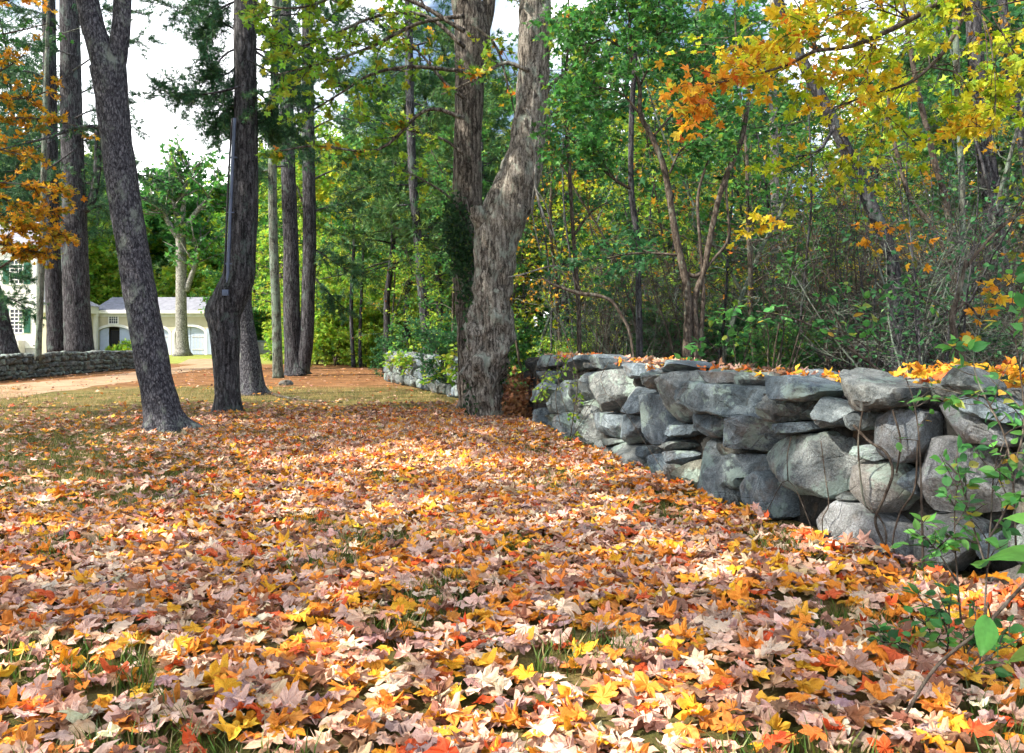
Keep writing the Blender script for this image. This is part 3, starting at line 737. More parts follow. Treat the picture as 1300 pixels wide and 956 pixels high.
def simple_pine(pix, Y, label, limbs=(), mat='bark_dark', crownH=8, flare=.3, n=22, palname='needle', name='pine_tree', blen=3.2, twl=.9, sides=20, extra=(), size=.2, z_cut=None):
    b = P(pix[0][0], pix[0][1], Y); b[2] = 0
    t = make(name, b, label); T = Geo(); L = Cloud()
    path, rr = traced_trunk(T, pix, Y, sides, 7, .06, 6, 0, flare, .2, pix[0][0] % 17, 5)
    for e in extra: traced_trunk(T, e, Y, sides, 7, .06, 6, 0, 0, seed=5)
    if crownH: high_crown(T, L, path[-1], rr[-1], crownH, n, palname, size, 'tuft', blen, 6, 9, 0, 0, twl)
    for pts, yd in limbs: pine_limb(T, L, pts, Y+yd, .04, 30, twl*1.15, 18, palname, size*.9)
    T.obj('trunk', M[mat], t)
    if L.count(): L.obj('crown', M['needle'], t)
    return t
Yb = F*CH/(501-HY)
simple_pine([(320, 503, 34), (319, 480, 28), (315, 440, 25), (309, 400, 24), (308, 370, 22), (310, 300, 20), (314, 200, 18), (316, 100, 17), (318, 0, 16), (320, -120, 14)], Yb, 'lighter-based pine trunk standing close behind the burl tree', [([(316, 60), (350, 80), (400, 90), (440, 110)], 0), ([(316, 150), (350, 165), (385, 190)], 1)], 'bark_oak', 8, .4)
simple_pine([(353, 481, 13), (352, 440, 12), (350, 380, 11.5), (347, 300, 11), (346, 220, 11), (348, 120, 10), (350, 0, 9), (352, -60, 8)], F*CH/(480-HY), 'slim straight green-grey trunk between the burl tree and the double trunk', [([(347, 215), (330, 218), (312, 222)], 0)], 'bark_green', 5, .2, 10)
simple_pine([(376, 478, 28), (372, 450, 21), (370, 380, 21), (369, 300, 19), (366, 220, 18), (364, 120, 17), (362, 0, 15), (360, -100, 13)], F*CH/(477-HY), 'dark double-stemmed trunk on brown needles past the burl tree', [([(392, 270), (420, 262), (450, 258), (480, 262)], 0), ([(365, 210), (330, 215), (300, 225)], -1), ([(392, 230), (430, 215), (470, 220), (500, 235)], 1), ([(385, 170), (430, 150), (480, 165), (520, 180)], 0), ([(365, 150), (320, 160), (280, 180)], 1), ([(388, 100), (430, 95), (480, 105), (530, 120)], 1), ([(390, 310), (420, 330), (450, 350)], 0), ([(392, 345), (420, 375), (440, 395)], 1)], 'bark_dark', 8, .35, 22, extra=[[(383, 472, 20), (389, 430, 18), (391, 380, 17), (393, 300, 17), (392, 220, 16), (391, 120, 15), (390, 0, 13), (389, -100, 11)]])
# left group behind the low wall
simple_pine([(6, 452, 36), (2, 430, 30), (-4, 400, 27), (-12, 370, 25), (-22, 330, 23), (-35, 260, 22), (-50, 150, 20), (-60, 0, 18)], 33, 'thick dark trunk cut by the left picture edge, leaning left behind the low wall', [([(-10, 360), (5, 375), (25, 385), (45, 400)], -1), ([(-15, 330), (10, 345), (30, 350)], -1)], 'bark_dark', 6, .2, 14)
simple_pine([(48, 458, 8), (50, 410, 7.5), (52, 360, 8), (54, 300, 8), (55, 240, 7), (57, 150, 6), (60, 60, 5)], 30, 'thin pale green-grey stem rising against the white house', [], 'bark_green', 3, .1, 6, 'needle')
simple_pine([(72, 448, 23), (70, 400, 21), (67, 340, 20), (65, 260, 19), (64, 180, 17), (63, 80, 16), (62, -20, 15), (62, -120, 13)], 38, 'narrower dark pine trunk, left one of the close pair behind the low wall', [([(65, 180), (40, 190), (10, 200)], -1), ([(62, 100), (30, 90), (0, 100)], -2), ([(66, 245), (30, 255), (0, 275)], -2)], 'bark_dark', 8, .1, 18)
simple_pine([(101, 448, 35), (98, 400, 32), (96, 340, 31), (95, 280, 29), (92, 200, 27), (90, 100, 25), (88, 0, 23), (86, -120, 20)], 37, 'very thick dark pine trunk, right one of the close pair behind the low wall', [([(100, 262), (118, 240), (124, 200), (125, 160)], 0), ([(95, 150), (120, 140), (150, 150), (175, 165)], -1), ([(97, 120), (130, 110), (160, 130)], 1), ([(100, 270), (125, 262), (150, 250)], 0), ([(92, 70), (60, 60), (20, 55)], -1), ([(92, 90), (140, 60), (190, 50)], -1), ([(95, 205), (140, 215), (190, 225), (230, 240)], 1), ([(95, 190), (60, 215), (20, 240)], -2), ([(90, 30), (140, 10), (190, 20)], 0), ([(97, 230), (150, 240), (210, 262)], 2), ([(90, 50), (60, 20), (20, 10)], 1), ([(92, 110), (60, 100), (20, 110)], 1), ([(93, 150), (50, 160), (0, 170)], 1), ([(90, 20), (120, 30), (150, 60)], 1), ([(94, 175), (125, 185), (150, 205)], .5), ([(95, 215), (50, 235), (10, 270)], 1)], 'bark_dark', 9, .1, 22, extra=[[(97, 268, 14), (112, 262, 11), (120, 240, 10), (124, 205, 9), (124, 165, 8)]])
# garage tree
b = P(232, 449.5, 70); b[2] = 0
t = make('shade_tree', b, 'pale sunlit tree with an arching side limb in front of the garage doors'); T = Geo(); L = Cloud()
traced_trunk(T, [(232, 452, 19), (231, 430, 15), (230, 400, 14), (230, 360, 13), (230, 320, 13), (229, 300, 12)], 70, 14, 4, .05, 3, 0, .3, .3, 3)
for pts in ([(229, 305), (215, 285), (205, 265), (190, 250)], [(230, 305), (232, 270), (236, 240), (240, 205)], [(236, 370), (243, 350), (252, 325), (255, 300)], [(232, 300), (245, 275), (262, 255), (275, 245)], [(228, 300), (222, 260), (215, 225)]):
    branch(T, L, tpath(pts, 70), .3, 'green', .5, 'clump', 22, 4.0, 16, 0, .45, 0, .5, 6)
T.obj('trunk', M['bark_pale'], t); L.obj('crown', M['leaf'], t)

# the two old maples by the wall
Dm = 15.2
b = P(622, 532, Dm); b[2] = 0
tm = make('old_maple', b, 'gnarled thick light-barked maple with lumpy base at the end of the near stone wall'); T = Geo(); L = Cloud()
traced_trunk(T, [(617, 545, 44), (617, 525, 38), (617, 500, 44), (616, 470, 50), (617, 445, 54), (621, 415, 55), (624, 380, 50), (627, 340, 52), (630, 310, 56), (637, 280, 58), (649, 250, 56), (660, 220, 52), (668, 190, 46), (673, 150, 40), (676, 100, 39), (678, 50, 41), (680, 0, 40), (682, -60, 37), (686, -160, 30)], Dm, 64, 14, .1, 7, .42, .1, .12, 7, 5)
T.tube(smooth_path([P(622, 292, Dm), P(612, 280, Dm-.1), P(607, 268, Dm-.15), P(606, 262, Dm-.15)], 4), [.2]*4+[.17]*4+[.13]*4+[.05], 12)
high_crown(T, L, P(686, -160, Dm), .2, 5, 16, 'mix', .12, 'quad', 4, 6, 9)
for pts, yd, pn, n in [([(678, 60), (700, 30), (740, 15), (790, 10)], 0, 'mix', 10), ([(672, 90), (640, 80), (605, 100), (560, 120)], -1, 'mix', 7), ([(690, 175), (700, 150), (720, 130)], 0, 'mix', 3), ([(690, 120), (715, 95), (750, 100), (800, 110)], .5, 'green', 8), ([(676, 20), (660, 0), (640, -20)], 0, 'mix', 5)]:
    branch(T, L, tpath(pts, Dm+yd), .04, pn, .1, 'ml', n, .7, 10, 0)
T.obj('trunk', M['bark_maple'], tm); L.obj('crown', M['leaf'], tm)
Dn = 16.6
b = P(596, 522, Dn); b[2] = 0
tn = make('old_maple', b, 'darker old maple trunk wrapped in dark ivy just left of the gnarled maple'); T = Geo(); L = Cloud()
traced_trunk(T, [(600, 528, 42), (599, 500, 34), (596, 460, 30), (594, 420, 29), (592, 380, 30), (591, 330, 33), (593, 280, 39), (593, 230, 37), (594, 180, 35), (596, 130, 36), (597, 90, 38), (599, 55, 46), (598, 25, 42), (592, 0, 38), (585, -60, 30), (578, -140, 24)], Dn, 40, 9, .08, 7, .12, .15, .15, 9, 5)
traced_trunk(T, [(603, 60, 22), (617, 25, 18), (622, -10, 16), (632, -60, 14)], Dn, 12, 5, .06, 6)
high_crown(T, L, P(578, -140, Dn), .15, 5, 14, 'mix', .12, 'quad', 4, 6, 9)
for pts, yd, pn, n, tw in [([(590, 125), (565, 105), (540, 75), (520, 55), (490, 30)], -1, 'mix', 12, .8), ([(588, 195), (565, 178), (530, 168), (500, 160), (460, 150)], -1, 'fresh', 10, .7),
        ([(590, 60), (540, 20), (480, 20), (420, 45), (370, 60), (330, 40)], -3.5, 'fresh', 30, .8), ([(590, 40), (520, 0), (450, -10), (380, 10), (320, 5)], -4.5, 'fresh', 30, .8), ([(590, 20), (530, 30), (470, 60), (410, 80), (350, 95)], -4, 'fresh', 18, .7),
        ([(588, 90), (520, 85), (470, 95), (430, 120), (380, 150)], -3, 'fresh', 16, .7), ([(592, 280), (570, 250), (540, 230), (510, 215)], -.5, 'fresh', 8, .6),
        ([(590, 150), (540, 140), (480, 190), (400, 185), (340, 195)], -3.5, 'mix', 14, .5), ([(600, 30), (630, 60), (645, 110), (655, 150)], -1, 'mix', 7, .5)]:
    branch(T, L, tpath(pts, Dn+yd), .035, pn, .085, 'ml', n, tw, 13, 0)
T.obj('trunk', M['bark_dark_maple'], tn); L.obj('crown', M['leaf'], tn)
# ivy on it
iv = make('ivy', P(590, 520, Dn-.5), 'dark green ivy climbing the left old maple', 'ivy'); L = Cloud(); T = Geo()
for (px, py, sx, sy, n) in [(577, 290, 16, 30, 700), (588, 325, 16, 24, 450), (582, 310, 18, 40, 250), (592, 370, 9, 30, 160), (600, 420, 9, 40, 120), (604, 505, 12, 26, 260), (612, 450, 10, 30, 90), (640, 470, 6, 30, 50), (598, 535, 16, 8, 120), (573, 262, 6, 10, 60)]:
    pos = np.array([P(px+random.gauss(0, sx*.55), py+random.gauss(0, sy*.6), Dn-.35-U(0, .35)-(.9 if py > 400 and px > 598 else 0)) for _ in range(n)])
    L.add('oval', pos, rng.uniform(.05, .09, n), pal('ivy', n), rdir(n, -.6)+np.array([0, -.3, 0]), rdir(n)+np.array([0, -1.5, .6]))
for x0 in (586, 597, 606): T.tube(tpath([(x0, 525), (x0-4, 450), (x0-2, 380), (x0-8, 300)], Dn-.38), .014, 5)
T.obj('stem', M['bark_thin'], iv); L.obj('foliage', M['leaf'], iv)
# pale vine hanging on the light maple
vn = make('hanging_vine', P(672, 145, Dm-.35), 'pale bare vine dangling down the right side of the gnarled maple', 'vine'); T = Geo()
T.tube(tpath([(668, 138), (674, 152), (673, 175), (680, 200), (679, 230), (684, 255), (692, 280), (702, 300)], Dm-.4), .018, 6)
T.tube(tpath([(680, 240), (690, 255), (697, 275), (704, 300)], Dm-.45), .012, 5); T.tube(tpath([(679, 235), (675, 260), (679, 290), (686, 320)], Dm-.4), .01, 5)
T.tube(tpath([(645, 352), (665, 348), (690, 340), (708, 338), (716, 350)], Dm-.4), .014, 5)
T.obj('stem', M['bark_pale'], vn)

# pine behind the far wall
simple_pine([(547, 470, 14), (541, 420, 13), (536, 370, 12), (530, 300, 11), (525, 240, 11.5), (522, 180, 11), (520, 110, 11), (519, 40, 10), (518, -60, 9)], 31, 'reddish-dark straight pine rising behind the far stretch of wall', [([(525, 260), (500, 262), (470, 275)], 0), ([(522, 210), (560, 230), (585, 245)], 0), ([(522, 235), (480, 235), (440, 245)], 1), ([(520, 90), (480, 90), (440, 110)], 0), ([(521, 130), (560, 140), (580, 150)], 0), ([(530, 300), (560, 300), (585, 310)], 0), ([(520, 60), (560, 50), (590, 60)], 0)], 'bark_dark', 7, .1, 16, 'needle_light')

# ------------------------------------------------------------------ traced trees of the wood on the right
def stems(name, base, label, lst, Y, mat='bark_thin', limbs=(), cat='tree', top=None, lsize=.09, tm='clump'):
    b = P(*base, Y); b[2] = 0; t = make(name, b, label, cat); T = Geo(); L = Cloud()
    for pix in lst:
        path, rr = traced_trunk(T, pix, Y, 9, 6, .05, 9, seed=pix[0][0] % 11)
        if top: high_crown(T, L, path[-1], rr[-1], top[1], top[2], top[0], lsize*1.3, tm, top[3], 5, 8, 0)
    for l in limbs:
        pts, yd, pn, n, tw = l[:5]
        branch(T, L, tpath(pts, Y+yd), l[5] if len(l) > 5 else .03, pn, lsize, tm, n, tw, 0 if pn is None else 10, 1 if n > 9 else 0)
    T.obj('trunk', M[mat], t)
    if L.count(): L.obj('crown', M['leaf'], t)
    return t
stems('leaning_tree', (1140, 480), 'dark mossy trunk in the wood that leans up to the left behind the wall', [[(1141, 480, 19), (1139, 420, 18), (1136, 360, 17), (1127, 310, 16), (1110, 272, 17), (1085, 215, 17), (1055, 150, 16), (1027, 95, 15), (1003, 45, 13), (985, -10, 12)]], 12, 'bark_dark',
      [([(1095, 235), (1120, 200), (1150, 180)], .3, 'fresh', 5, .6), ([(1060, 160), (1040, 190), (1010, 200)], -.3, 'fresh', 5, .5)], top=('fresh', 3, 8, 2.2))
stems('understory_tree', (873, 480), 'dark crooked many-stemmed small tree rising from behind the middle of the wall', [
      [(872, 480, 13), (873, 430, 12), (874, 385, 11), (868, 345, 10), (858, 300, 9), (850, 250, 8.5), (842, 210, 8), (828, 175, 7), (813, 145, 6), (812, 110, 5), (800, 70, 4)],
      [(880, 480, 10), (884, 430, 9), (882, 380, 8), (893, 345, 7.5), (900, 310, 7.5), (908, 270, 7), (918, 235, 7), (932, 200, 8), (943, 170, 7), (950, 130, 5)],
      [(886, 480, 7), (890, 420, 6), (893, 370, 5), (889, 310, 4), (886, 250, 4), (900, 200, 3)],
      [(868, 345, 6), (885, 350, 5), (905, 330, 4), (925, 300, 3.5), (922, 240, 3), (930, 200, 2.5)]], 11.5, 'bark_thin',
      [([(868, 325), (840, 322), (800, 322), (760, 328), (730, 310)], 0, 'deep', 10, .8, .022), ([(850, 220), (865, 190), (890, 175)], 0, 'green', 12, .8, .02), ([(813, 145), (790, 120), (760, 110)], 0, 'green', 12, 1, .02), ([(828, 175), (850, 150), (880, 120), (890, 80)], 0, 'green', 14, 1, .02), ([(812, 110), (830, 70), (840, 20)], 0, 'green', 14, 1, .02), ([(801, 240), (770, 220), (740, 190), (715, 170)], .5, 'green', 14, .8, .02), ([(800, 70), (770, 50), (740, 60)], 0, 'green', 14, 1, .02), ([(800, 70), (800, 30), (790, -20)], 0, 'green', 14, 1.1, .02)])
stems('birch_tree', (985, 470), 'whitish straight slender trunk standing far back in the wood', [[(986, 472, 13), (984, 400, 12), (983, 300, 11), (983, 200, 11), (981, 100, 10), (982, 0, 9), (983, -60, 8)]], 21, 'bark_pale', [([(983, 180), (1010, 150), (1040, 140)], 0, 'green', 10, 1.2), ([(982, 100), (950, 60), (920, 40)], 0, 'green', 14, 1.4), ([(982, 60), (1010, 20), (1040, 0)], 0, 'green', 14, 1.4)], top=('green', 5, 10, 3), lsize=.12)
simple_pine([(1278, 480, 26), (1270, 380, 25), (1264, 300, 24), (1258, 245, 23), (1249, 180, 22), (1243, 120, 20), (1238, 60, 19), (1232, -40, 17)], 19, 'stout dark trunk at the right of the wood, bending up to the left', [([(1250, 190), (1280, 195), (1310, 200)], 0), ([(1245, 130), (1220, 150), (1190, 160)], 0), ([(1245, 110), (1285, 130), (1320, 130)], 1), ([(1240, 60), (1190, 70), (1150, 80)], 0), ([(1256, 240), (1220, 250), (1190, 260)], 1)], 'bark_dark', 6, .1, 12, 'needle_light', sides=16)
stems('leaning_tree', (1330, 460), 'dark stem in the top right corner, leaning in from the right', [[(1345, 470, 18), (1325, 330, 16), (1308, 230, 15), (1296, 165, 14), (1284, 90, 13), (1275, 20, 11), (1268, -60, 9)]], 17, 'bark_dark', top=('fresh', 4, 8, 2.4))
stems('slender_tree', (1222, 475), 'pale slender straight stem right of the leaning mossy trunk', [[(1226, 478, 9), (1223, 400, 9), (1222, 300, 8), (1220, 200, 8), (1215, 100, 8), (1212, 0, 7)]], 13, 'bark_green', [([(1220, 200), (1240, 170), (1270, 150)], 0, 'lime', 8, .8)], top=('fresh', 3, 7, 1.6))
stems('slender_tree', (1212, 475), 'thin stem slanting up left beside the pale slender one', [[(1214, 476, 8), (1210, 380, 8), (1206, 290, 8), (1197, 240, 8), (1186, 205, 8), (1176, 160, 7), (1165, 115, 7), (1150, 30, 5)]], 15, 'bark_thin', top=('fresh', 3, 8, 2))
stems('slender_tree', (1205, 360), 'thin bare stem slanting steeply down to the right across the wood', [[(1230, 420, 6), (1212, 345, 6), (1185, 290, 6), (1156, 253, 6), (1140, 200, 5), (1128, 150, 4)]], 12.5, 'bark_thin', top=('fresh', 1.5, 5, 1))
stems('slender_tree', (811, 450), 'dark thin upright stem left of the crooked many-stemmed tree', [[(812, 470, 9), (811, 380, 8), (809, 306, 8), (802, 250, 8), (801, 200, 7), (802, 143, 7), (806, 80, 6)]], 13.5, 'bark_dark', [([(801, 240), (780, 228), (755, 205)], 0, 'deep', 8, .8)], top=('green', 3, 10, 2.2))
stems('arched_sapling', (803, 455), 'fallen-over bare sapling arching low to the left above the wall', [[(806, 470, 3), (800, 425, 3.5), (790, 402, 4), (776, 382, 4.5), (757, 375, 5), (738, 373, 5), (718, 367, 4), (700, 360, 3.5), (685, 350, 2)]], 11, 'bark_thin', [([(740, 373), (725, 350), (700, 340)], 0, None, 4, .4, .01)])
stems('slender_tree', (735, 450), 'thin stem directly right of the gnarled maple', [[(736, 460, 6), (734, 380, 6), (728, 300, 5), (722, 200, 5), (716, 120, 4)]], 15.5, 'bark_thin', [([(728, 300), (750, 270), (775, 255)], 0, 'deep', 8, .9)], top=('green', 3, 10, 2.2))
stems('slender_tree', (451, 467), 'pair of thin dark stems past the double pine at the lawn edge', [[(449, 466, 6), (447, 430, 5), (446, 380, 5), (450, 300, 4)], [(458, 466, 5), (457, 430, 4), (459, 370, 4), (462, 300, 3)]], 42, 'bark_dark', top=('lime', 3, 9, 2.5), lsize=.22)
stems('bent_shrub', (1225, 470), 'dark bent shrub stem just behind the right part of the wall', [[(1226, 476, 9), (1221, 450, 9), (1212, 425, 8), (1208, 405, 7), (1213, 385, 6), (1220, 360, 5), (1226, 330, 4)], [(1226, 340, 4), (1250, 310, 4), (1275, 285, 4), (1310, 262, 3)], [(1208, 405, 3), (1225, 385, 3), (1245, 405, 2.5)]], 7, 'bark_thin', [([(1212, 400), (1180, 380), (1160, 370)], 0, 'shrub', 5, .3, .006), ([(1275, 285), (1300, 250), (1320, 230)], 0, 'lime', 6, .4, .006)], 'shrub', lsize=.05, tm='oval')
stems('fallen_limb', (1080, 480), 'dead slanting branch leaning behind the flat top stones', [[(1125, 478, 4), (1100, 458, 4), (1075, 440, 3.5), (1045, 420, 3), (1000, 402, 2), (960, 395, 1.5)], [(1090, 452, 2), (1070, 420, 1.7), (1050, 385, 1.2)]], 9, 'bark_thin', cat='branch')

# ------------------------------------------------------------------ overhanging maple, trunk outside the right of the frame
b = np.array([6.6, 6.6, 0]); t = make('autumn_maple', b, 'maple reaching in from the right with orange and yellow leaves over the wall'); T = Geo(); L = Cloud()
T.tube(smooth_path([b, b+(-.1, 0, 2), b+(-.2, .1, 4), b+(.1, .2, 7), b+(0, 0, 10)], 6), np.linspace(.2, .09, 25), 14, True, bark_disp(.06, 6, 0, .3, .2))
def sub(pts, Y, pn, n, tw=.55, r=.014, size=.055, nl=11, lv=0):
    branch(T, L, tpath(pts, Y), r, pn, size, 'mm', n, tw, nl, lv, .1, -.015, .09)
jt = lambda p, z: [p[0], p[1], z]
T.tube(smooth_path([b+(-.2, .1, 4), P(1400, -150, 6.8), P(1260, -60, 6.8), P(1232, 0, 6.8), P(1205, 55, 6.9), P(1180, 85, 7), P(1150, 107, 7), P(1100, 122, 7.1), P(1050, 140, 7.2)], 5), np.linspace(.03, .006, 41), 8)
T.tube(smooth_path([b+(-.2, .1, 3.6), P(1380, -90, 6.3), P(1280, -60, 6.3), P(1195, 0, 6.2), P(1155, 25, 6.2), P(1115, 45, 6.2), P(1075, 60, 6.2), P(1035, 65, 6.2), P(1000, 82, 6.2), P(950, 97, 6.2), P(900, 107, 6.3)], 5), np.linspace(.03, .005, 51), 8)
for pts, Y, pn, n, tw in [
    ([(960, 95), (930, 100), (900, 108), (872, 120)], 6.3, 'orange', 16, .42), ([(930, 85), (900, 110), (885, 140)], 6.4, 'orange', 10, .35), ([(1000, 60), (960, 85), (930, 100)], 6.3, 'orange', 10, .4),
    ([(1035, 65), (1000, 82), (950, 97)], 6.2, 'yellow', 12, .42), ([(1115, 45), (1090, 80), (1050, 110)], 6.4, 'yellow', 16, .5), ([(1060, 140), (1090, 110), (1110, 90)], 6.8, 'yellow', 14, .45),
    ([(1155, 25), (1100, 10), (1050, 20)], 6.0, 'yellow', 14, .5), ([(1195, 0), (1150, 40), (1110, 60)], 6.4, 'lime', 14, .5), ([(1205, 55), (1150, 60), (1100, 80)], 6.9, 'lime', 12, .5),
    ([(1180, 85), (1130, 105), (1060, 140), (1000, 160)], 7.1, 'yellow', 12, .45), ([(1150, 107), (1120, 150), (1080, 180)], 7.4, 'lime', 8, .4), ([(1060, 160), (1080, 200), (1090, 240)], 7.4, 'lime', 5, .35),
    ([(1232, 0), (1270, 40), (1300, 60)], 6.8, 'lime', 16, .55), ([(1260, 20), (1290, 70), (1320, 110)], 6.4, 'lime', 14, .5), ([(1240, 40), (1210, 90), (1230, 120)], 7, 'lime', 10, .5), ([(1300, 0), (1250, 10), (1200, 20)], 6.2, 'lime', 14, .55),
    ([(1100, 0), (1060, -10), (1020, 20)], 6.6, 'yellow', 10, .45), ([(1320, 150), (1280, 140), (1250, 150)], 7, 'lime', 8, .4), ([(1330, 330), (1290, 350), (1250, 385)], 7, 'gold', 3, .4), ([(1100, 122), (1140, 160), (1170, 190)], 7.3, 'lime', 5, .4), ([(1045, 190), (1010, 210), (970, 215)], 7.4, 'lime', 7, .4),
    ([(1000, 282), (970, 285), (935, 283)], 8, 'yellow', 5, .28), ([(1060, 270), (1100, 300), (1150, 310)], 8.5, 'gold', 6, .4), ([(980, 20), (940, 40), (900, 60)], 8.5, 'lime', 8, .5)]:
    sub(pts, Y, pn, max(5, int(n*.62)), tw*1.25, .006, .056, 8)
anch = [(1232, 0, 6.8), (1180, 85, 7), (1100, 122, 7.1), (1050, 140, 7.2), (1155, 25, 6.2), (1035, 65, 6.2), (1280, -40, 6.4)]
for k in range(18):
    tx, ty = U(950, 1330), U(-30, 165)
    if ty > 90+(tx-950)*.4: ty = U(-20, 80)
    a_ = min(anch, key=lambda q: (q[0]-tx-60)**2+(q[1]-ty+40)**2); yy = a_[2]+U(-.5, 1.2)
    pn = 'lime' if random.random() < min(.9, .25+(tx-980)/300) else 'yellow'
    branch(T, L, smooth_path([P(*a_), (P(*a_)+P(tx+20, ty-25, yy))/2+(0, 0, .08), P(tx, ty, yy), P(tx-35, ty+10, yy-.1)], 4), .006, pn, .055, 'mm', 6, .42, 8, 0, .45, -.015, .08)
for k in range(7):
    a = k*2.4; d = (math.cos(a), math.sin(a), U(.2, .6)); p = b+(0, 0, U(7, 10))
    branch(T, L, wiggle(p, d, 3.5, 6, .1), .05, 'lime', .09, 'ml', 8, 1.1, 14, 0)
T.obj('trunk', M['bark_thin'], t); L.obj('crown', M['leaf'], t)

# maple outside the left edge with orange sprays
b = np.array([-12.5, 16.5, 0]); t = make('autumn_maple', b, 'maple reaching in from the left edge with rusty orange leaves'); T = Geo(); L = Cloud()
T.tube(smooth_path([b, b+(.1, 0, 3), b+(-.1, .1, 6), b+(.1, .2, 9), b+(0, 0, 12)], 6), np.linspace(.22, .08, 25), 14, True, bark_disp(.06, 6, 0, .3, .2))
for pts, Y, pn, n, tw in [([(-90, 60), (-30, 50), (20, 40), (60, 30)], 15.5, 'green', 10, .8), ([(-90, 90), (-20, 120), (30, 125), (75, 110)], 15, 'gold', 14, .6), ([(-90, 140), (-20, 150), (40, 150), (100, 160)], 15, 'gold', 18, .6), ([(-90, 220), (-20, 230), (40, 235), (85, 245)], 14.5, 'gold', 22, .55),
        ([(-90, 260), (-30, 275), (30, 285), (85, 300)], 14.5, 'gold', 34, .55), ([(-90, 280), (-30, 300), (20, 315), (60, 322)], 14.7, 'gold', 28, .5), ([(-90, 200), (-20, 240), (30, 262), (70, 270)], 15, 'gold', 26, .55), ([(-60, 180), (0, 190), (40, 200)], 15, 'gold', 14, .6), ([(-60, 290), (0, 310), (40, 318)], 14.5, 'gold', 12, .4), ([(-60, 20), (10, 0), (60, -10)], 15, 'orange', 8, .7), ([(-60, 110), (0, 90), (30, 70)], 15, 'gold', 8, .6), ([(0, 340), (10, 300), (30, 290)], 14.5, 'gold', 6, .4)]:
    branch(T, L, smooth_path([b+(0, 0, max(2, P(0, pts[0][1], Y)[2]-1.0))]+[P(*q, Y) for q in pts], 5), .03, pn, .075, 'ml', n, tw, 12, 0, .35)
for k in range(12):
    a = k*2.4; d = (math.cos(a), math.sin(a), U(.2, .6)); p = b+(0, 0, U(7, 12))
    branch(T, L, wiggle(p, d, 3.5, 6, .1), .05, 'gold', .12, 'quad', 8, 1.1, 14, 0)
T.obj('trunk', M['bark_thin'], t); L.obj('crown', M['leaf'], t)

# ------------------------------------------------------------------ tree kinds for the wood
def proto(name, label, cat, group, H, r0, first, nb, blen, ntw, nl, pn, size, tm='clump', mat='bark_thin', lean=.05, up=(.1, .7), level=0, twl=.8, leafmat='leaf', stems_n=1, t0=.2, wig=.07, grav=-.01):
    t = thing(name, (0, 0, 0), label, cat, group); T = Geo(); L = Cloud()
    for s in range(stems_n):
        d = (U(-lean, lean), U(-lean, lean), 1) if stems_n == 1 else (U(-.35, .35), U(-.35, .35), 1)
        tr = wiggle((U(-.1, .1)*(stems_n > 1), U(-.1, .1)*(stems_n > 1), -.05), d, H*U(.85, 1.1), 12, wig)
        T.tube(tr, r0*np.linspace(1, .22, len(tr)), 8 if r0 > .08 else 6)
        for k in range(nb):
            f = first+(1-first)*(k+.5)/nb; i = min(int(f*12), 11); p = tr[i]+(tr[i+1]-tr[i])*(f*12-i)
            a = k*2.4+U(-.5, .5); l = blen*(1.2-.75*(f-first)/(1-first))*U(.7, 1.2)
            b = wiggle(p, (math.cos(a), math.sin(a), U(*up)), l, 5, .14, grav)
            branch(T, L, b, r0*.32*(1.15-f), pn, size, tm, ntw, twl, nl, level, t0, grav, spread=size)
    T.obj('trunk', M[mat], t)
    if L.count(): L.obj('crown', M[leafmat], t)
    return t
W1 = 'young trees of the wood behind the wall'; W2 = 'bare twiggy undergrowth behind the wall'; W3 = 'leafy bushes behind the wall'; W4 = 'tall trees deep in the wood'
K = {}
K['green'] = [proto('slender_tree', 'slender tree with dark green leaves crowded among others in the wood', 'tree', W1, U(8, 10), .065, .28, 22, 1.9, 6, 12, p, .13, 'clump') for p in ('green', 'deep', 'green')]
K['lime'] = [proto('slender_tree', 'slender tree with yellow-green leaves crowded among others in the wood', 'tree', W1, U(6, 8), .05, .25, 20, 1.7, 6, 10, p, .12, 'clump') for p in ('fresh', 'lime')]
K['mix'] = [proto('slender_tree', 'slender half-bare tree with a few orange and yellow leaves in the wood', 'tree', W1, U(7, 9), .055, .25, 20, 1.7, 7, 4, p, .1, 'clump', 'bark_green') for p in ('mix', 'gold')]
K['bare'] = [proto('bare_shrub', 'bare grey many-stemmed twiggy shrub in the shade of the wood', 'shrub', W2, U(3, 4.6), .02, .15, 12, 1.1, 6, 0 if i else 2, 'deep', .07, 'quad', m, .2, (.2, .9), 0, .5, 'leaf', 6) for i, m in enumerate(('bark_dark', 'bark_thin', 'bark_green'))]
K['pole'] = [proto('thin_tree', 'thin grey-stemmed nearly leafless young tree crowded in the shade of the wood', 'tree', 'thin leafless stems of the wood', U(7, 10), .036, .2, 16, 1.1, 5, 3 if i else 1, p, .08, 'clump', m, .1, (.3, 1.0), 0, .5) for i, (p, m) in enumerate((('deep', 'bark_dark'), ('green', 'bark_thin'), ('mix', 'bark_dark')))]
K['bush'] = [proto('leafy_bush', 'low leafy green bush on the floor of the wood', 'bush', W3, U(1.4, 2.2), .018, .1, 10, .7, 5, 9, p, .085, 'clump', 'bark_thin', .2, (.1, .8), 0, .35, 'leaf', 5) for p in ('deep', 'green', 'fresh')]
K['tall'] = [proto('tall_tree', 'tall straight tree whose crown closes the view deep in the wood', 'tree', W4, U(14, 17), .15, .3, 30, 3.4, 8, 12, p, .3, 'clump', m, .04, (.05, .6), 0, 1.3) for p, m in (('green', 'bark_dark'), ('deep', 'bark_green'), ('fresh', 'bark_thin'))]
used = set(); spots = []
def place(kind, x, y, sc=None):
    v = random.choice(K[kind]); sc = sc or U(.8, 1.2)
    if v.name not in used: used.add(v.name); v.location = (x, y, 0); v.rotation_euler[2] = U(0, 6.28); v.scale = (sc,)*3; return v
    return dup(v, (x, y, 0), U(0, 6.28), sc)
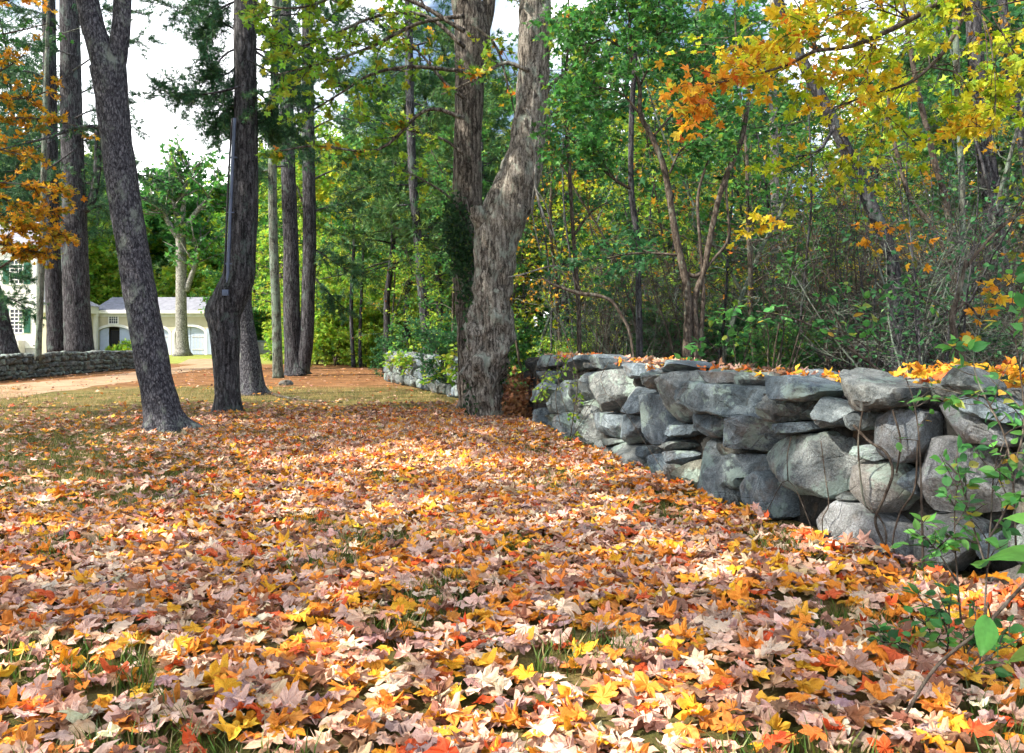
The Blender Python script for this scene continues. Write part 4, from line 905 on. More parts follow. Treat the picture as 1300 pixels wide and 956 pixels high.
def far_line_x(y): return float(np.interp(y, [3, 5, 8, 14, 18, 21, 28, 60], [4.2, 3.2, 2.1, .8, -.3, -1.0, -3.6, -12]))
def scatter(kind, n, y0, y1, off, gap, pxr=(480, 1340)):
    k = 0; tries = 0
    while k < n and tries < n*60:
        tries += 1
        y = y0+(y1-y0)*math.sqrt(U((.0), 1)); px = U(*pxr); x = (px-650)/F*y
        if x < far_line_x(y)+off: continue
        if any((x-a)**2+(y-b_)**2 < gap*gap for a, b_, kk in spots if kk == kind): continue
        spots.append((x, y, kind)); place(kind, x, y); k += 1
scatter('green', 23, 14, 34, 3.0, 1.8); scatter('lime', 9, 16, 32, 3.0, 2.2); scatter('mix', 15, 11, 28, 2.8, 1.8); scatter('pole', 26, 10, 26, 2.6, 1.1)
scatter('bare', 46, 8.5, 22, 2.0, .8); scatter('bush', 48, 12.5, 32, 2.5, 1.0); scatter('tall', 20, 26, 55, 5, 2.8)
for px, y, k, s in [(440, 47, 'lime', 1.0), (415, 49, 'lime', .9), (475, 46, 'lime', 1.0), (500, 40, 'green', .9), (520, 34, 'lime', .7), (460, 52, 'green', 1.2), (400, 56, 'lime', 1.1), (490, 30.5, 'bush', .8), (430, 46, 'bush', 1.2), (410, 50, 'bush', 1.3), (465, 43, 'bush', 1.1), (445, 45, 'bush', 1.0), (560, 23, 'lime', .6), (540, 27, 'bush', 1.1), (575, 21, 'bush', .9), (490, 36, 'mix', .8), (575, 26, 'green', .8), (470, 58, 'tall', 1), (510, 50, 'tall', 1), (430, 66, 'tall', 1), (388, 62, 'lime', 1.3), (415, 60, 'lime', 1.4), (440, 57, 'lime', 1.2), (365, 66, 'lime', 1.2), (470, 60, 'lime', 1.4), (550, 44, 'tall', 1.0), (580, 38, 'green', 1)]:
    x = (px-650)/F*y; place(k, x, y, s)
K['pine'] = [proto('pine_tree', 'dark pine with drooping feathery limbs beyond the lawn', 'tree', 'dark pines beyond the lawn', U(15, 17), .17, .34, 36, 3.3, 9, 9, p, .34, 'tuft', 'bark_dark', .02, (-.25, .25), 0, 1.1, 'needle') for p in ('needle', 'needle_light')]
for px, y, s in [(490, 35, .95), (515, 44, 1.1), (560, 34, 1.0), (590, 42, 1.1), (610, 32, .9), (640, 38, 1),
                 (92, 86, 2.0), (0, 88, 2.0), (-42, 86, 2.0), (48, 92, 2.1), (-80, 84, 1.9), (118, 100, 1.9), (720, 34, 1.0), (1230, 30, 1.0), (1300, 27, 1.0)]:
    place('pine', (px-650)/F*y, y, s)
K['talllime'] = [proto('tall_tree', 'tall light-green leafy tree beyond the end of the lawn', 'tree', 'light-green tall trees beyond the lawn', U(15, 17), .15, .18, 36, 3.6, 8, 13, p, .26, 'clump', 'bark_thin', .04, (.0, .5), 0, 1.3) for p in ('fresh', 'green')]
for px, y, s in [(345, 60, 1.1), (385, 66, 1.1), (420, 58, 1.1), (455, 63, 1.1), (490, 56, 1.05), (525, 60, 1.1), (560, 52, 1.0), (320, 70, 1.2), (300, 82, 1.2), (900, 50, 1.0), (1050, 44, 1.0), (1180, 48, 1.1), (1290, 42, 1.0), (980, 38, .9)]:
    place('talllime', (px-650)/F*y, y, s)
K['sunny'] = [proto('leafy_bush', 'big bright lime-green sunlit bush at the far end of the lawn', 'bush', 'sunlit bushes at the end of the lawn', 3.6, .04, .06, 16, 1.9, 6, 16, p, .17, 'clump', 'bark_thin', .2, (.0, .8), 0, .7, 'leaf', 4) for p in ('fresh', 'fresh')]
for px, y, s in [(400, 47, 1.0), (425, 45, 1.15), (452, 48, 1.1), (478, 44, .9), (412, 53, 1.5), (440, 55, 1.5), (470, 54, 1.4), (385, 56, 1.3), (500, 47, 1.1)]:
    place('sunny', (px-650)/F*y, y, s)
# far yard trees behind the garage: rounder, sunlit
K['yard'] = [proto('yard_tree', 'rounded sunlit tree behind the garage roof', 'tree', 'sunlit trees behind the garage', U(11, 13), .3, .12, 34, 4.2, 9, 16, p, .55, 'clump', 'bark_green', .03, (0, .7), 0, 2.0) for p in ('fresh', 'green', 'fresh')]
for px, y, s in [(110, 95, .9), (150, 104, 1.3), (185, 104, 1.55), (215, 108, 1.6), (250, 104, 1.5), (285, 104, 1.8), (330, 100, 1.8), (360, 92, .9), (395, 95, 1.5), (60, 105, 1.9), (20, 108, 1.9), (-40, 100, 1.9), (130, 118, 1.9), (240, 120, 1.5), (310, 116, 1.9), (380, 85, .6), (345, 120, 1.9), (128, 90, .75), (170, 90, .7), (262, 90, .75), (300, 88, .7), (205, 92, .75)]:
    place('yard', (px-650)/F*y, y, s)
# distant wood closing the horizon: one uncountable mass
L = Cloud(); T = Geo()
n = 26000; px = rng.uniform(-60, 1500, n); y = rng.uniform(62, 95, n); y[px < 420] += 65
h = rng.random(n)**.8; top = 12+3*np.sin(px*.03)+2.5*np.sin(px*.011+1)+rng.normal(0, 1.0, n); top[px > 640] -= 1.5
pos = np.stack([(px-650)/F*y, y, h*top*(1+.012*(y-62))], 1)
cm = pal('green', n); sel = rng.random(n) < .3; cm[sel] = pal('mix', int(sel.sum())); L.add('clump', pos, rng.uniform(.7, 1.6, n), cm, rdir(n), rdir(n, .8))
for k in range(150):
    yy = U(60, 90); xx = (U(400, 1500)-650)/F*yy; T.tube(wiggle((xx, yy, 0), (U(-.06, .06), 0, 1), U(9, 14), 6, .03), np.linspace(.2, .07, 7), 5)
dw = thing('distant_wood', (0, 70, 0), None, None); dw['kind'] = 'stuff'
o = L.obj('crown', M['leaf'], dw); o2 = T.obj('trunk', M['bark_dark'], dw); o['kind'] = 'stuff'; o2['kind'] = 'stuff'
# low ground cover of the wood floor
L = Cloud(); n = 34000
y = 6+34*rng.random(n)**.8; px = rng.uniform(470, 1350, n); x = (px-650)/F*y
ok = x > np.interp(y, [3, 5, 8, 14, 18, 21, 28, 60], [4.2, 3.2, 2.1, .8, -.3, -1.0, -3.6, -12])+1.3
x, y = x[ok], y[ok]; n = len(x)
hn = np.array([noise.noise(Vector((a*.7, b*.7, 0))) for a, b in zip(x, y)]); z = (.15+.75*np.clip(hn+.35, 0, 1))*rng.random(n)
cm = pal('deep', n); s_ = (hn > .05) & (rng.random(n) < .6); cm[s_] = pal('fresh', int(s_.sum())); s_ = rng.random(n) < .14; cm[s_] = pal('brown', int(s_.sum()))
L.add('clump', np.stack([x, y, z], 1), rng.uniform(.06, .16, n), cm, rdir(n, .2), rdir(n, 1))
tag(L.obj('ground_cover', M['leaf']), 'tangled low greenery and brown leaves on the floor of the wood', 'ground cover', kind='stuff')

# ------------------------------------------------------------------ buildings
def gp(px, Y): return (px-650)/F*Y
def zp(py, Y): return CH-(py-HY)/F*Y
hY = 73.0
h = thing('house', (gp(10, hY), hY, 0), 'white clapboard two-storey house with green shutters at the left edge', 'house')
x0, x1 = gp(-110, hY), gp(46, hY); zt = zp(312, hY)
g = Geo(); g.box(x0, x1, hY, hY+6, .75, zt); g.obj('wall', M['clap'], h, False)
g = Geo(); g.box(x0+.05, x1-.05, hY+.06, hY+5.9, 0, .75); g.obj('foundation', M['found'], h, False)
g = Geo(); a = zt; V = [(x0-.5, hY-.5, a), (x1+.5, hY-.5, a), (x1+.5, hY+6.5, a), (x0-.5, hY+6.5, a), (x0-.5, hY+3, a+2.4), (x1+.5, hY+3, a+2.4)]
g.add(V, [[(0, 1, 5, 4), (2, 3, 4, 5), (0, 3, 2, 1)], [(1, 2, 5), (3, 0, 4)]]); g.obj('roof', M['roof'], h, False)
g = Geo(); g.box(x1-.28, x1+.03, hY-.05, hY+.2, .75, zt); g.box(x0, x1+.06, hY-.07, hY-.005, zt-.45, zt-.003); g.box(x0, x1+.05, hY-.05, hY-.004, .62, .86); g.obj('corner_trim', M['white'], h, False)
def window(parent, xc, z0, z1, w, Y, nx, nz, shutters=True, mat='white'):
    fr = Geo(); t = .09
    fr.box(xc-w/2-t, xc-w/2, Y-.09, Y-.003, z0-t, z1+t); fr.box(xc+w/2, xc+w/2+t, Y-.09, Y-.003, z0-t, z1+t)
    fr.box(xc-w/2, xc+w/2, Y-.09, Y-.003, z1, z1+t*1.5); fr.box(xc-w/2, xc+w/2, Y-.12, Y-.003, z0-t*1.3, z0)
    for i in range(1, nx): x = xc-w/2+w*i/nx; e_ = min(.035, w/nx*.1); fr.box(x-e_, x+e_, Y-.07, Y-.045, z0, z1)
    for k in range(1, nz): z = z0+(z1-z0)*k/nz; d = .05 if k*2 == nz and w > .9 else min(.035, w/nx*.1); fr.box(xc-w/2, xc+w/2, Y-.068, Y-.043, z-d, z+d)
    f = fr.obj('window', M[mat], parent, False)
    f.location = (0, 0, 0)
    g = Geo(); g.box(xc-w/2, xc+w/2, Y-.03, Y-.004, z0, z1)
    p = g.obj('pane', M['glass'], parent, False); p.parent = f
    if shutters:
        for s in (-1, 1):
            g = Geo(); a = xc+s*(w/2+t+.04); b_ = a+s*w*.5; g.box(min(a, b_), max(a, b_), Y-.07, Y-.004, z0-.05, z1+.05)
            for q in range(12): z = z0+(z1-z0)*(q+.5)/12; g.box(min(a, b_)+.07, max(a, b_)-.07, Y-.1, Y-.069, z-.03, z+.03)
            g.obj('shutter', M['shutter'], parent, False)
for xc in (gp(21.5, hY), gp(-28, hY), gp(-75, hY)):
    window(h, xc, zp(422, hY), zp(393, hY), 1.02, hY, 3, 6); window(h, xc, zp(360, hY), zp(331, hY), 1.02, hY, 3, 6)
# bulkhead hatch at the foot
g = Geo(); g.box(gp(18, hY), gp(32, hY), hY-1.0, hY-.01, 0, zp(432, hY)); g.obj('hatch', M['found'], h, False)
# garage
gY = 75.0
ga = thing('garage', (gp(200, gY), gY, 0), 'long low cream carriage garage with white arched doors and slate roof', 'garage')
gx0, gx1 = gp(125, gY), gp(279, gY); zt = zp(396, gY)
arches = [(gp(145, gY), 1.48), (gp(193, gY), 1.48), (gp(241, gY), 1.3)]; zs, za = zp(424, gY), zp(414.5, gY)
def arch_z(x, c, w): return zs+(za-zs)*math.sqrt(max(0, 1-((x-c)/w)**2))
# front wall with openings
V = []; q = []
def quad(a, b, c, d): V.extend([a, b, c, d]); q.append((len(V)-4, len(V)-3, len(V)-2, len(V)-1))
xs = gx0
for c, w in arches:
    quad((xs, gY, 0), (c-w, gY, 0), (c-w, gY, zt), (xs, gY, zt))
    for i in range(20):
        a = c-w+2*w*i/20; b_ = a+2*w/20; quad((a, gY, arch_z(a, c, w)), (b_, gY, arch_z(b_, c, w)), (b_, gY, zt), (a, gY, zt))
        quad((a, gY, arch_z(a, c, w)), (b_, gY, arch_z(b_, c, w)), (b_, gY+.35, arch_z(b_, c, w)), (a, gY+.35, arch_z(a, c, w)))
    quad((c-w, gY, 0), (c-w, gY+.35, 0), (c-w, gY+.35, zs), (c-w, gY, zs)); quad((c+w, gY, 0), (c+w, gY+.35, 0), (c+w, gY+.35, zs), (c+w, gY, zs))
    xs = c+w
quad((xs, gY, 0), (gx1, gY, 0), (gx1, gY, zt), (xs, gY, zt)); quad((gx1, gY, 0), (gx1, gY+7, 0), (gx1, gY+7, zt), (gx1, gY, zt))
quad((gx0, gY, 0), (gx0, gY+7, 0), (gx0, gY+7, zt), (gx0, gY, zt)); quad((gx0, gY+7, 0), (gx1, gY+7, 0), (gx1, gY+7, zt), (gx0, gY+7, zt)); quad((gx0, gY+2.5, 0), (gx1, gY+2.5, 0), (gx1, gY+2.5, zt), (gx0, gY+2.5, zt))
mk('wall', V, [q], M['cream'], ga)
g = Geo(); rz = zp(379, gY+3.5); V = [(gx0-.4, gY-.45, zt-.02), (gx1+.4, gY-.45, zt-.02), (gx1+.4, gY+3.5, rz), (gx0-.4, gY+3.5, rz), (gx0-.4, gY+7.4, zt-.02), (gx1+.4, gY+7.4, zt-.02)]
V += [(v[0], v[1], v[2]+.12) for v in V]
g.add(V, [[(0, 1, 2, 3), (3, 2, 5, 4), (6, 7, 8, 9), (9, 8, 11, 10), (0, 1, 7, 6), (4, 5, 11, 10), (0, 3, 9, 6), (1, 2, 8, 7), (3, 4, 10, 9), (2, 5, 11, 8)], []]); g.obj('roof', M['roof'], ga, False)
g = Geo(); g.box(gx0-.4, gx1+.4, gY-.52, gY-.455, zt-.14, zt+.12); g.box(gx0, gx1, gY-.06, gY-.004, zt-.42, zt-.1); g.obj('fascia', M['white'], ga, False)
for i, (c, w) in enumerate(arches):
    V = []; q = []; N = 24
    pts = [(c-w, 0.0)]+[(c-w*math.cos(math.pi*k/N), zs+(za-zs)*math.sin(math.pi*k/N)) for k in range(N+1)]+[(c+w, 0.0)]
    po = [(c-w-.22, 0.0)]+[(c-(w+.22)*math.cos(math.pi*k/N), zs+(za-zs+.22)*math.sin(math.pi*k/N)) for k in range(N+1)]+[(c+w+.22, 0.0)]
    m_ = len(pts)
    for yy in (gY-.07, gY-.004):
        V += [(x, yy, z) for x, z in pts]+[(x, yy, z) for x, z in po]
    for k in range(m_-1): q += [(k, k+1, m_+k+1, m_+k), (m_+k, m_+k+1, 3*m_+k+1, 3*m_+k), (k, k+1, 2*m_+k+1, 2*m_+k)]
    mk('arch_trim', V, [q], M['white'], ga)
    def leaf(xa, xb, name, mat, yy):
        V = []; q = []; N = 10
        for k in range(N+1):
            x = xa+(xb-xa)*k/N; z = arch_z(x, c, w)-.02
            V += [(x, yy, 0.03), (x, yy, z), (x, yy+.06, z), (x, yy+.06, .03)]
        for k in range(N):
            for e in range(4): q.append((k*4+e, k*4+(e+1) % 4, k*4+4+(e+1) % 4, k*4+4+e))
        q += [(0, 1, 2, 3), (N*4, N*4+1, N*4+2, N*4+3)]
        d = mk(name, V, [q], M[mat], ga)
        return d
    if i == 0:
        leaf(c-w+.02, gp(137, gY), 'door', 'door', gY+.2); leaf(gp(150.5, gY), c+w-.02, 'door', 'door', gY+.2)
        g = Geo(); g.box(gp(137, gY), gp(150.5, gY), gY+.5, gY+2.4, .03, zs+.3); g.obj('doorway', M['dark'], ga, False)  # solid near-black box, interior shade put into its colour
    else:
        for xa, xb in ((c-w+.02, c-.02), (c+.02, c+w-.02)):
            d = leaf(xa, xb, 'door', 'door', gY+.2)
            g = Geo()
            for k in range(1, 5): x = xa+(xb-xa)*k/5; g.box(x-.015, x+.015, gY+.19, gY+.199, .08, zs)
            for z in (.45, zs-.25): g.box(xa+.1, xb-.15, gY+.17, gY+.189, z-.04, z+.04)
            hh = g.obj('hinge', M['found'], ga, False); hh.parent = d
d0 = gp(262, gY); d1 = gp(274, gY); g = Geo(); g.box(d0, d1, gY-.05, gY-.004, .05, zs+.5)
for k in range(1, 4): x = d0+(d1-d0)*k/4; g.box(x-.02, x+.02, gY-.065, gY-.05, .1, zs+.4)
d = g.obj('door', M['door'], ga, False)
window(ga, gp(144.3, gY), zp(410.5, gY), zp(397.8, gY), .72, gY, 4, 4, False)
g = Geo(); g.box(gp(144.5, gY)-.12, gp(144.5, gY)+.12, gY+3.4, gY+3.6, rz, rz+.25); g.box(gp(144.5, gY)-.03, gp(144.5, gY)+.03, gY+3.47, gY+3.53, rz+.25, rz+.75); g.obj('finial', M['white'], ga, False)
# porch wing
pY = 70.5
pw = thing('porch', (gp(115, pY), pY, 0), 'small white-pillared porch wing with low hip roof left of the garage', 'porch')
x1 = gp(127, 74.9); x0 = x1-3; zt = zp(389, pY)
g = Geo(); g.box(x0+.2, x1-.25, pY+.35, pY+4.1, 0, zt-.02); g.obj('wall', M['cream'], pw, False)
for xa, ya in ((x1-.4, pY), (x1-.4, pY+1.9), (x1-.4, pY+3.7)):
    g = Geo(); g.box(xa, xa+.4, ya, ya+.4, 0, zt-.5); g.box(xa-.05, xa+.45, ya-.05, ya+.45, 0, .22); g.box(xa-.05, xa+.45, ya-.05, ya+.45, zt-.68, zt-.503); g.obj('pillar', M['white'], pw, False)
g = Geo(); g.box(x0, x1+.05, pY-.06, pY+4.1, zt-.499, zt+.1); g.obj('entablature', M['white'], pw, False)
g = Geo(); e = .35; V = [(x0-e, pY-e, zt+.1), (x1+e, pY-e, zt+.1), (x1+e, pY+4.3, zt+.1), (x0-e, pY+4.3, zt+.1), (x0+1.2, pY+1.8, zt+1.1), (x1-.9, pY+1.8, zt+1.1)]
g.add(V, [[(0, 1, 5, 4), (2, 3, 4, 5), (0, 3, 2, 1)], [(1, 2, 5), (3, 0, 4)]]); g.obj('roof', M['roof'], pw, False)
# low pale yard wall with a white plaque, right of the garage
lw = thing('yard_wall', (gp(345, 82), 82, 0), 'low pale blue-grey wall with white plaque on the far lawn between pine trunks', 'wall')
g = Geo(); g.box(gp(324, 82), gp(368, 82), 82, 82.35, 0, 1.1); g.obj('wall', M['found'], lw, False)
g = Geo(); g.box(gp(323, 82), gp(369, 82), 81.92, 82.43, 1.1, 1.22); g.obj('coping', M['door'], lw, False)
g = Geo(); g.box(gp(331, 82), gp(336, 82), 81.95, 81.995, .72, 1.0); g.obj('plaque', M['white'], lw, False)
# shrubs at the garage front
for px, pn, lb in ((163, 'fresh', 'bright green low bush at the foot of the first garage arch'), (148, 'fresh', 'smaller green bush before the dark garage doorway')):
    t = thing('garden_bush', (gp(px, 72), 72, 0), lb, 'bush'); T = Geo(); L = Cloud(); n = 420
    T.tube([(gp(px, 72), 72, 0), (gp(px, 72), 72, .5)], [.05, .02], 5)
    a = rdir(n); a[:, 2] = abs(a[:, 2]); rr = np.array([1.1, .8, 1.3 if px > 150 else .8])*rng.uniform(.5, 1, (n, 1)); L.add('clump', np.array([gp(px, 72), 72, .1])+a*rr, rng.uniform(.15, .3, n), pal(pn, n), rdir(n, .5), rdir(n, .5))
    T.obj('stem', M['bark_thin'], t); L.obj('foliage', M['leaf'], t)

# ------------------------------------------------------------------ plants on and before the wall
def shrub_plant(name, base, label, stems_, pn='shrub', size=.05, nl=14, twl=.22, ntw=6, cat='shrub', r=.006, mat='bark_thin', sp=.03):
    t = thing(name, base, label, cat); T = Geo(); L = Cloud()
    for pts in stems_:
        path = smooth_path([P(*q) for q in pts], 5)
        branch(T, L, path, r, pn, size, 'oval', ntw, twl, nl, 0, .15, .01, sp, 6)
    T.obj('stem', M[mat], t); L.obj('foliage', M['leaf'], t); return t
b = P(1215, 800, 4.15); b[2] = 0
shrub_plant('sapling', b, 'leafy green sapling growing in front of the wall at the right', [[(1222, 812, 4.15), (1216, 740, 4.1), (1212, 680, 4.1), (1215, 620, 4.15), (1235, 590, 4.2)], [(1248, 820, 4.0), (1252, 740, 4.0), (1258, 660, 4.05), (1262, 600, 4.1), (1275, 560, 4.1)], [(1216, 740, 4.1), (1190, 700, 4.1), (1160, 665, 4.1)], [(1252, 720, 4.0), (1230, 650, 4.1), (1212, 580, 4.15)], [(1252, 690, 4.0), (1280, 640, 4.0), (1290, 600, 4.0)]], 'shrub', .06, 5, .2, 8)
shrub_plant('sapling', P(1172, 770, 4.7), 'tall thin upright shoot climbing past the round boulder', [[(1172, 720, 4.75), (1170, 640, 4.75), (1167, 560, 4.8), (1160, 510, 4.85), (1150, 480, 4.9)]], 'shrub', .045, 3, .16, 7, r=.008)
b = P(1180, 840, 3.75); b[2] = 0
shrub_plant('seedling', b, 'bushy green seedlings rising from the orange leaves at the wall foot', [[(1185, 850, 3.7), (1180, 800, 3.7), (1170, 760, 3.75)], [(1200, 850, 3.65), (1205, 790, 3.7), (1200, 740, 3.75)], [(1215, 855, 3.6), (1235, 810, 3.6), (1240, 760, 3.7)], [(1165, 845, 3.7), (1140, 820, 3.7), (1120, 815, 3.7)], [(1225, 855, 3.5), (1260, 830, 3.5), (1290, 800, 3.6)]], 'shrub', .052, 5, .14, 8, r=.004)
# bare cane with one big leaf, close to the camera
cn = thing('cane', P(1175, 880, 2.95), 'bare slanting cane with single large leaf near the lower right corner', 'branch')
T = Geo(); T.tube(smooth_path([P(1150, 905, 2.95), P(1190, 845, 2.95), P(1250, 795, 2.95), P(1300, 742, 2.95), P(1360, 690, 2.95)], 6), .006, 7); T.tube([P(1258, 785, 2.94), P(1254, 765, 2.9), P(1252, 780, 2.9)], .003, 5); T.obj('stem', M['bark_thin'], cn)
def big_leaf(parent, base, tip, nrm, w, palc):
    base = np.array(base); tip = np.array(tip); d = tip-base; ln = np.linalg.norm(d); d /= ln
    x = np.cross(d, nrm); x /= np.linalg.norm(x); z = np.cross(x, d); N = 12; Mx = 4; V = []; cols = []
    for i in range(N+1):
        t = i/N; ww = w*math.sin(math.pi*min(1, t*.96+.03))**.75*(1.25-.7*t)*(1+.05*(i % 2))
        for j in range(-Mx, Mx+1):
            u = j/Mx; V.append(base+d*(ln*t)+x*(ww*u)+z*(.12*abs(u)*ww+.04*ln*math.sin(t*3+u*2)-.18*ln*t*t+.006*ln*math.sin(t*38)*abs(u)))
    S = 2*Mx+1; q = [(i*S+j, i*S+j+1, i*S+S+j+1, i*S+S+j) for i in range(N) for j in range(S-1)]
    cols = [np.array(palc)*(1.5 if j in (Mx-1, Mx) and False else U(.9, 1.08)) for i in range(N) for j in range(S-1)]
    return mk('leaf', V, [q], M['leaf'], parent, np.array(cols), True)
big_leaf(cn, P(1254, 782, 2.93), P(1251, 830, 2.85), (0, -1, .5), .042, (.12, .4, .08))
c2 = thing('shoot', P(1340, 700, 2.6), 'green shoot with broad pointed leaves entering at the right edge', 'shrub')
T = Geo(); T.tube(smooth_path([P(1400, 800, 2.6), P(1345, 700, 2.6), P(1320, 660, 2.6), P(1330, 600, 2.65)], 6), .006, 6); T.obj('stem', M['bark_thin'], c2)
big_leaf(c2, P(1338, 704, 2.6), P(1252, 695, 2.5), (0, -.3, 1), .045, (.12, .36, .06)); big_leaf(c2, P(1325, 665, 2.6), P(1278, 652, 2.6), (0, -.5, 1), .035, (.14, .38, .07)); big_leaf(c2, P(1335, 710, 2.6), P(1296, 722, 2.55), (0, -.6, .8), .03, (.1, .25, .05))
big_leaf(c2, P(1340, 820, 2.7), P(1285, 830, 2.6), (0, -.5, 1), .035, (.2, .35, .06))
shrub_plant('trailing_vine', P(1280, 560, 4.3), 'viny shoots with round green leaves scrambling over the wall top at the right', [[(1290, 700, 4.3), (1285, 600, 4.35), (1270, 540, 4.4), (1245, 510, 4.5), (1200, 495, 4.6), (1150, 490, 4.8)], [(1285, 600, 4.35), (1300, 540, 4.35), (1295, 470, 4.4), (1285, 400, 4.5), (1290, 340, 4.6)], [(1270, 540, 4.4), (1240, 480, 4.6), (1235, 440, 4.7)], [(1295, 470, 4.4), (1310, 400, 4.4), (1275, 350, 4.5)]], 'shrub', .075, 4, .25, 7, 'vine', .006)
shrub_plant('seedling', P(1100, 480, 7.6), 'small green-leaved plant standing behind the biggest flat top stone', [[(1105, 480, 7.6), (1100, 430, 7.5), (1085, 390, 7.4), (1065, 368, 7.4)], [(1110, 480, 7.6), (1118, 420, 7.5), (1112, 380, 7.4)], [(1100, 440, 7.5), (1075, 425, 7.4), (1045, 420, 7.4)]], 'shrub', .085, 5, .3, 6, 'plant')
shrub_plant('seedling', P(930, 470, 9.5), 'low green plant behind the dip of the wall', [[(935, 478, 9.3), (930, 430, 9.3), (910, 395, 9.2)], [(940, 478, 9.3), (955, 420, 9.3), (985, 395, 9.2)], [(900, 478, 9.4), (885, 450, 9.4)]], 'shrub', .1, 6, .3, 5, 'plant')
shrub_plant('creeper', P(715, 560, 11.9), 'green creeper hanging down the far end of the near wall', [[(706, 440, 12.2), (708, 470, 11.75), (712, 500, 11.6), (722, 530, 11.35), (728, 560, 11.05)], [(715, 455, 11.9), (730, 480, 11.3), (735, 520, 11.0)], [(700, 450, 12.4), (690, 480, 12.6), (688, 510, 12.5)]], 'fresh', .055, 7, .22, 9, 'creeper', .006, 'bark_thin', .05)
shrub_plant('creeper', P(515, 480, 25), 'yellow-green creeper tangle on the end of the far wall stretch', [[(500, 490, 25.8), (498, 465, 26), (505, 450, 25.5)], [(520, 480, 24.2), (515, 455, 24.5), (530, 445, 24)], [(555, 500, 21), (550, 470, 21.5), (560, 455, 21)], [(575, 505, 19.8), (580, 470, 19.6), (575, 450, 19.6)], [(498, 465, 26), (515, 455, 24.5), (550, 470, 21.5), (580, 470, 19.6)]], 'fresh', .13, 9, .5, 9, 'creeper')
vn = thing('wall_vine', P(1110, 690, 5.2), 'thin bare brown vines creeping over the granite boulders', 'vine'); T = Geo()
def wv(pts, r=.006):
    out = []
    for px, py in pts:
        x, y, d = hit_wall(px); nn = np.array([d[1], -d[0]]); nn = nn if nn[0] < 0 else -nn
        p = np.array([x, y])+nn*.05; yy = p[1]; out.append((p[0], p[1], CH-(py-HY)/F*yy))
    T.tube(smooth_path(out, 6), r, 5)
wv([(1140, 720), (1128, 690), (1118, 660), (1130, 630), (1140, 600), (1132, 575), (1110, 560), (1092, 540)], .009); wv([(1125, 715), (1132, 680), (1122, 655), (1105, 640), (1100, 600), (1098, 560), (1102, 520)]); wv([(1150, 715), (1140, 690), (1150, 650), (1168, 620), (1172, 560)])
wv([(1054, 700), (1052, 660), (1060, 640), (1055, 600), (1050, 560)], .004); wv([(1008, 610), (1007, 580), (1012, 555)], .004); wv([(1145, 600), (1150, 560), (1140, 520)]); wv([(728, 560), (734, 520), (738, 480), (730, 450)]); wv([(716, 540), (710, 500), (722, 455)], .005); wv([(775, 500), (768, 480), (778, 460)], .004); wv([(1108, 690), (1116, 712), (1128, 718)], .008)
wv([(728, 560), (775, 500), (860, 610), (960, 660), (1008, 610), (1054, 700), (1108, 690), (1125, 715), (1150, 715)], .003)
T.obj('stem', M['bark_thin'], vn)
# odds and ends on the lawn
b = G(363, 489); tk = thing('field_stone', b, 'small dark stone lying on the needle-covered lawn', 'stone')
Vv, Fc = stone_geo([(.22*math.cos(a), .11*math.sin(a)) for a in np.linspace(0, 6.28, 9)[:-1]], .16, 8, 5, .1, 3)
mk('rock', np.stack([Vv[:, 0]+b[0], Vv[:, 1]+b[1], Vv[:, 2]+.05], 1), [Fc], M['moss_stone'], tk, None, True)
st = thing('dark_bent_strip', G(345, 500), 'thin dark bent strip lying on the pale grass between tree and wall', 'branch'); T = Geo()
T.tube(smooth_path([G(338, 497)+(0, 0, .03), G(350, 503)+(0, 0, .03), G(372, 508)+(0, 0, .03), G(400, 510.5)+(0, 0, .02), G(435, 511.5)+(0, 0, .02)], 5), np.linspace(.045, .015, 21), 6)  # thin dark tapering tube laid in a curve along the ground
T.obj('stem', M['bark_thin'], st)

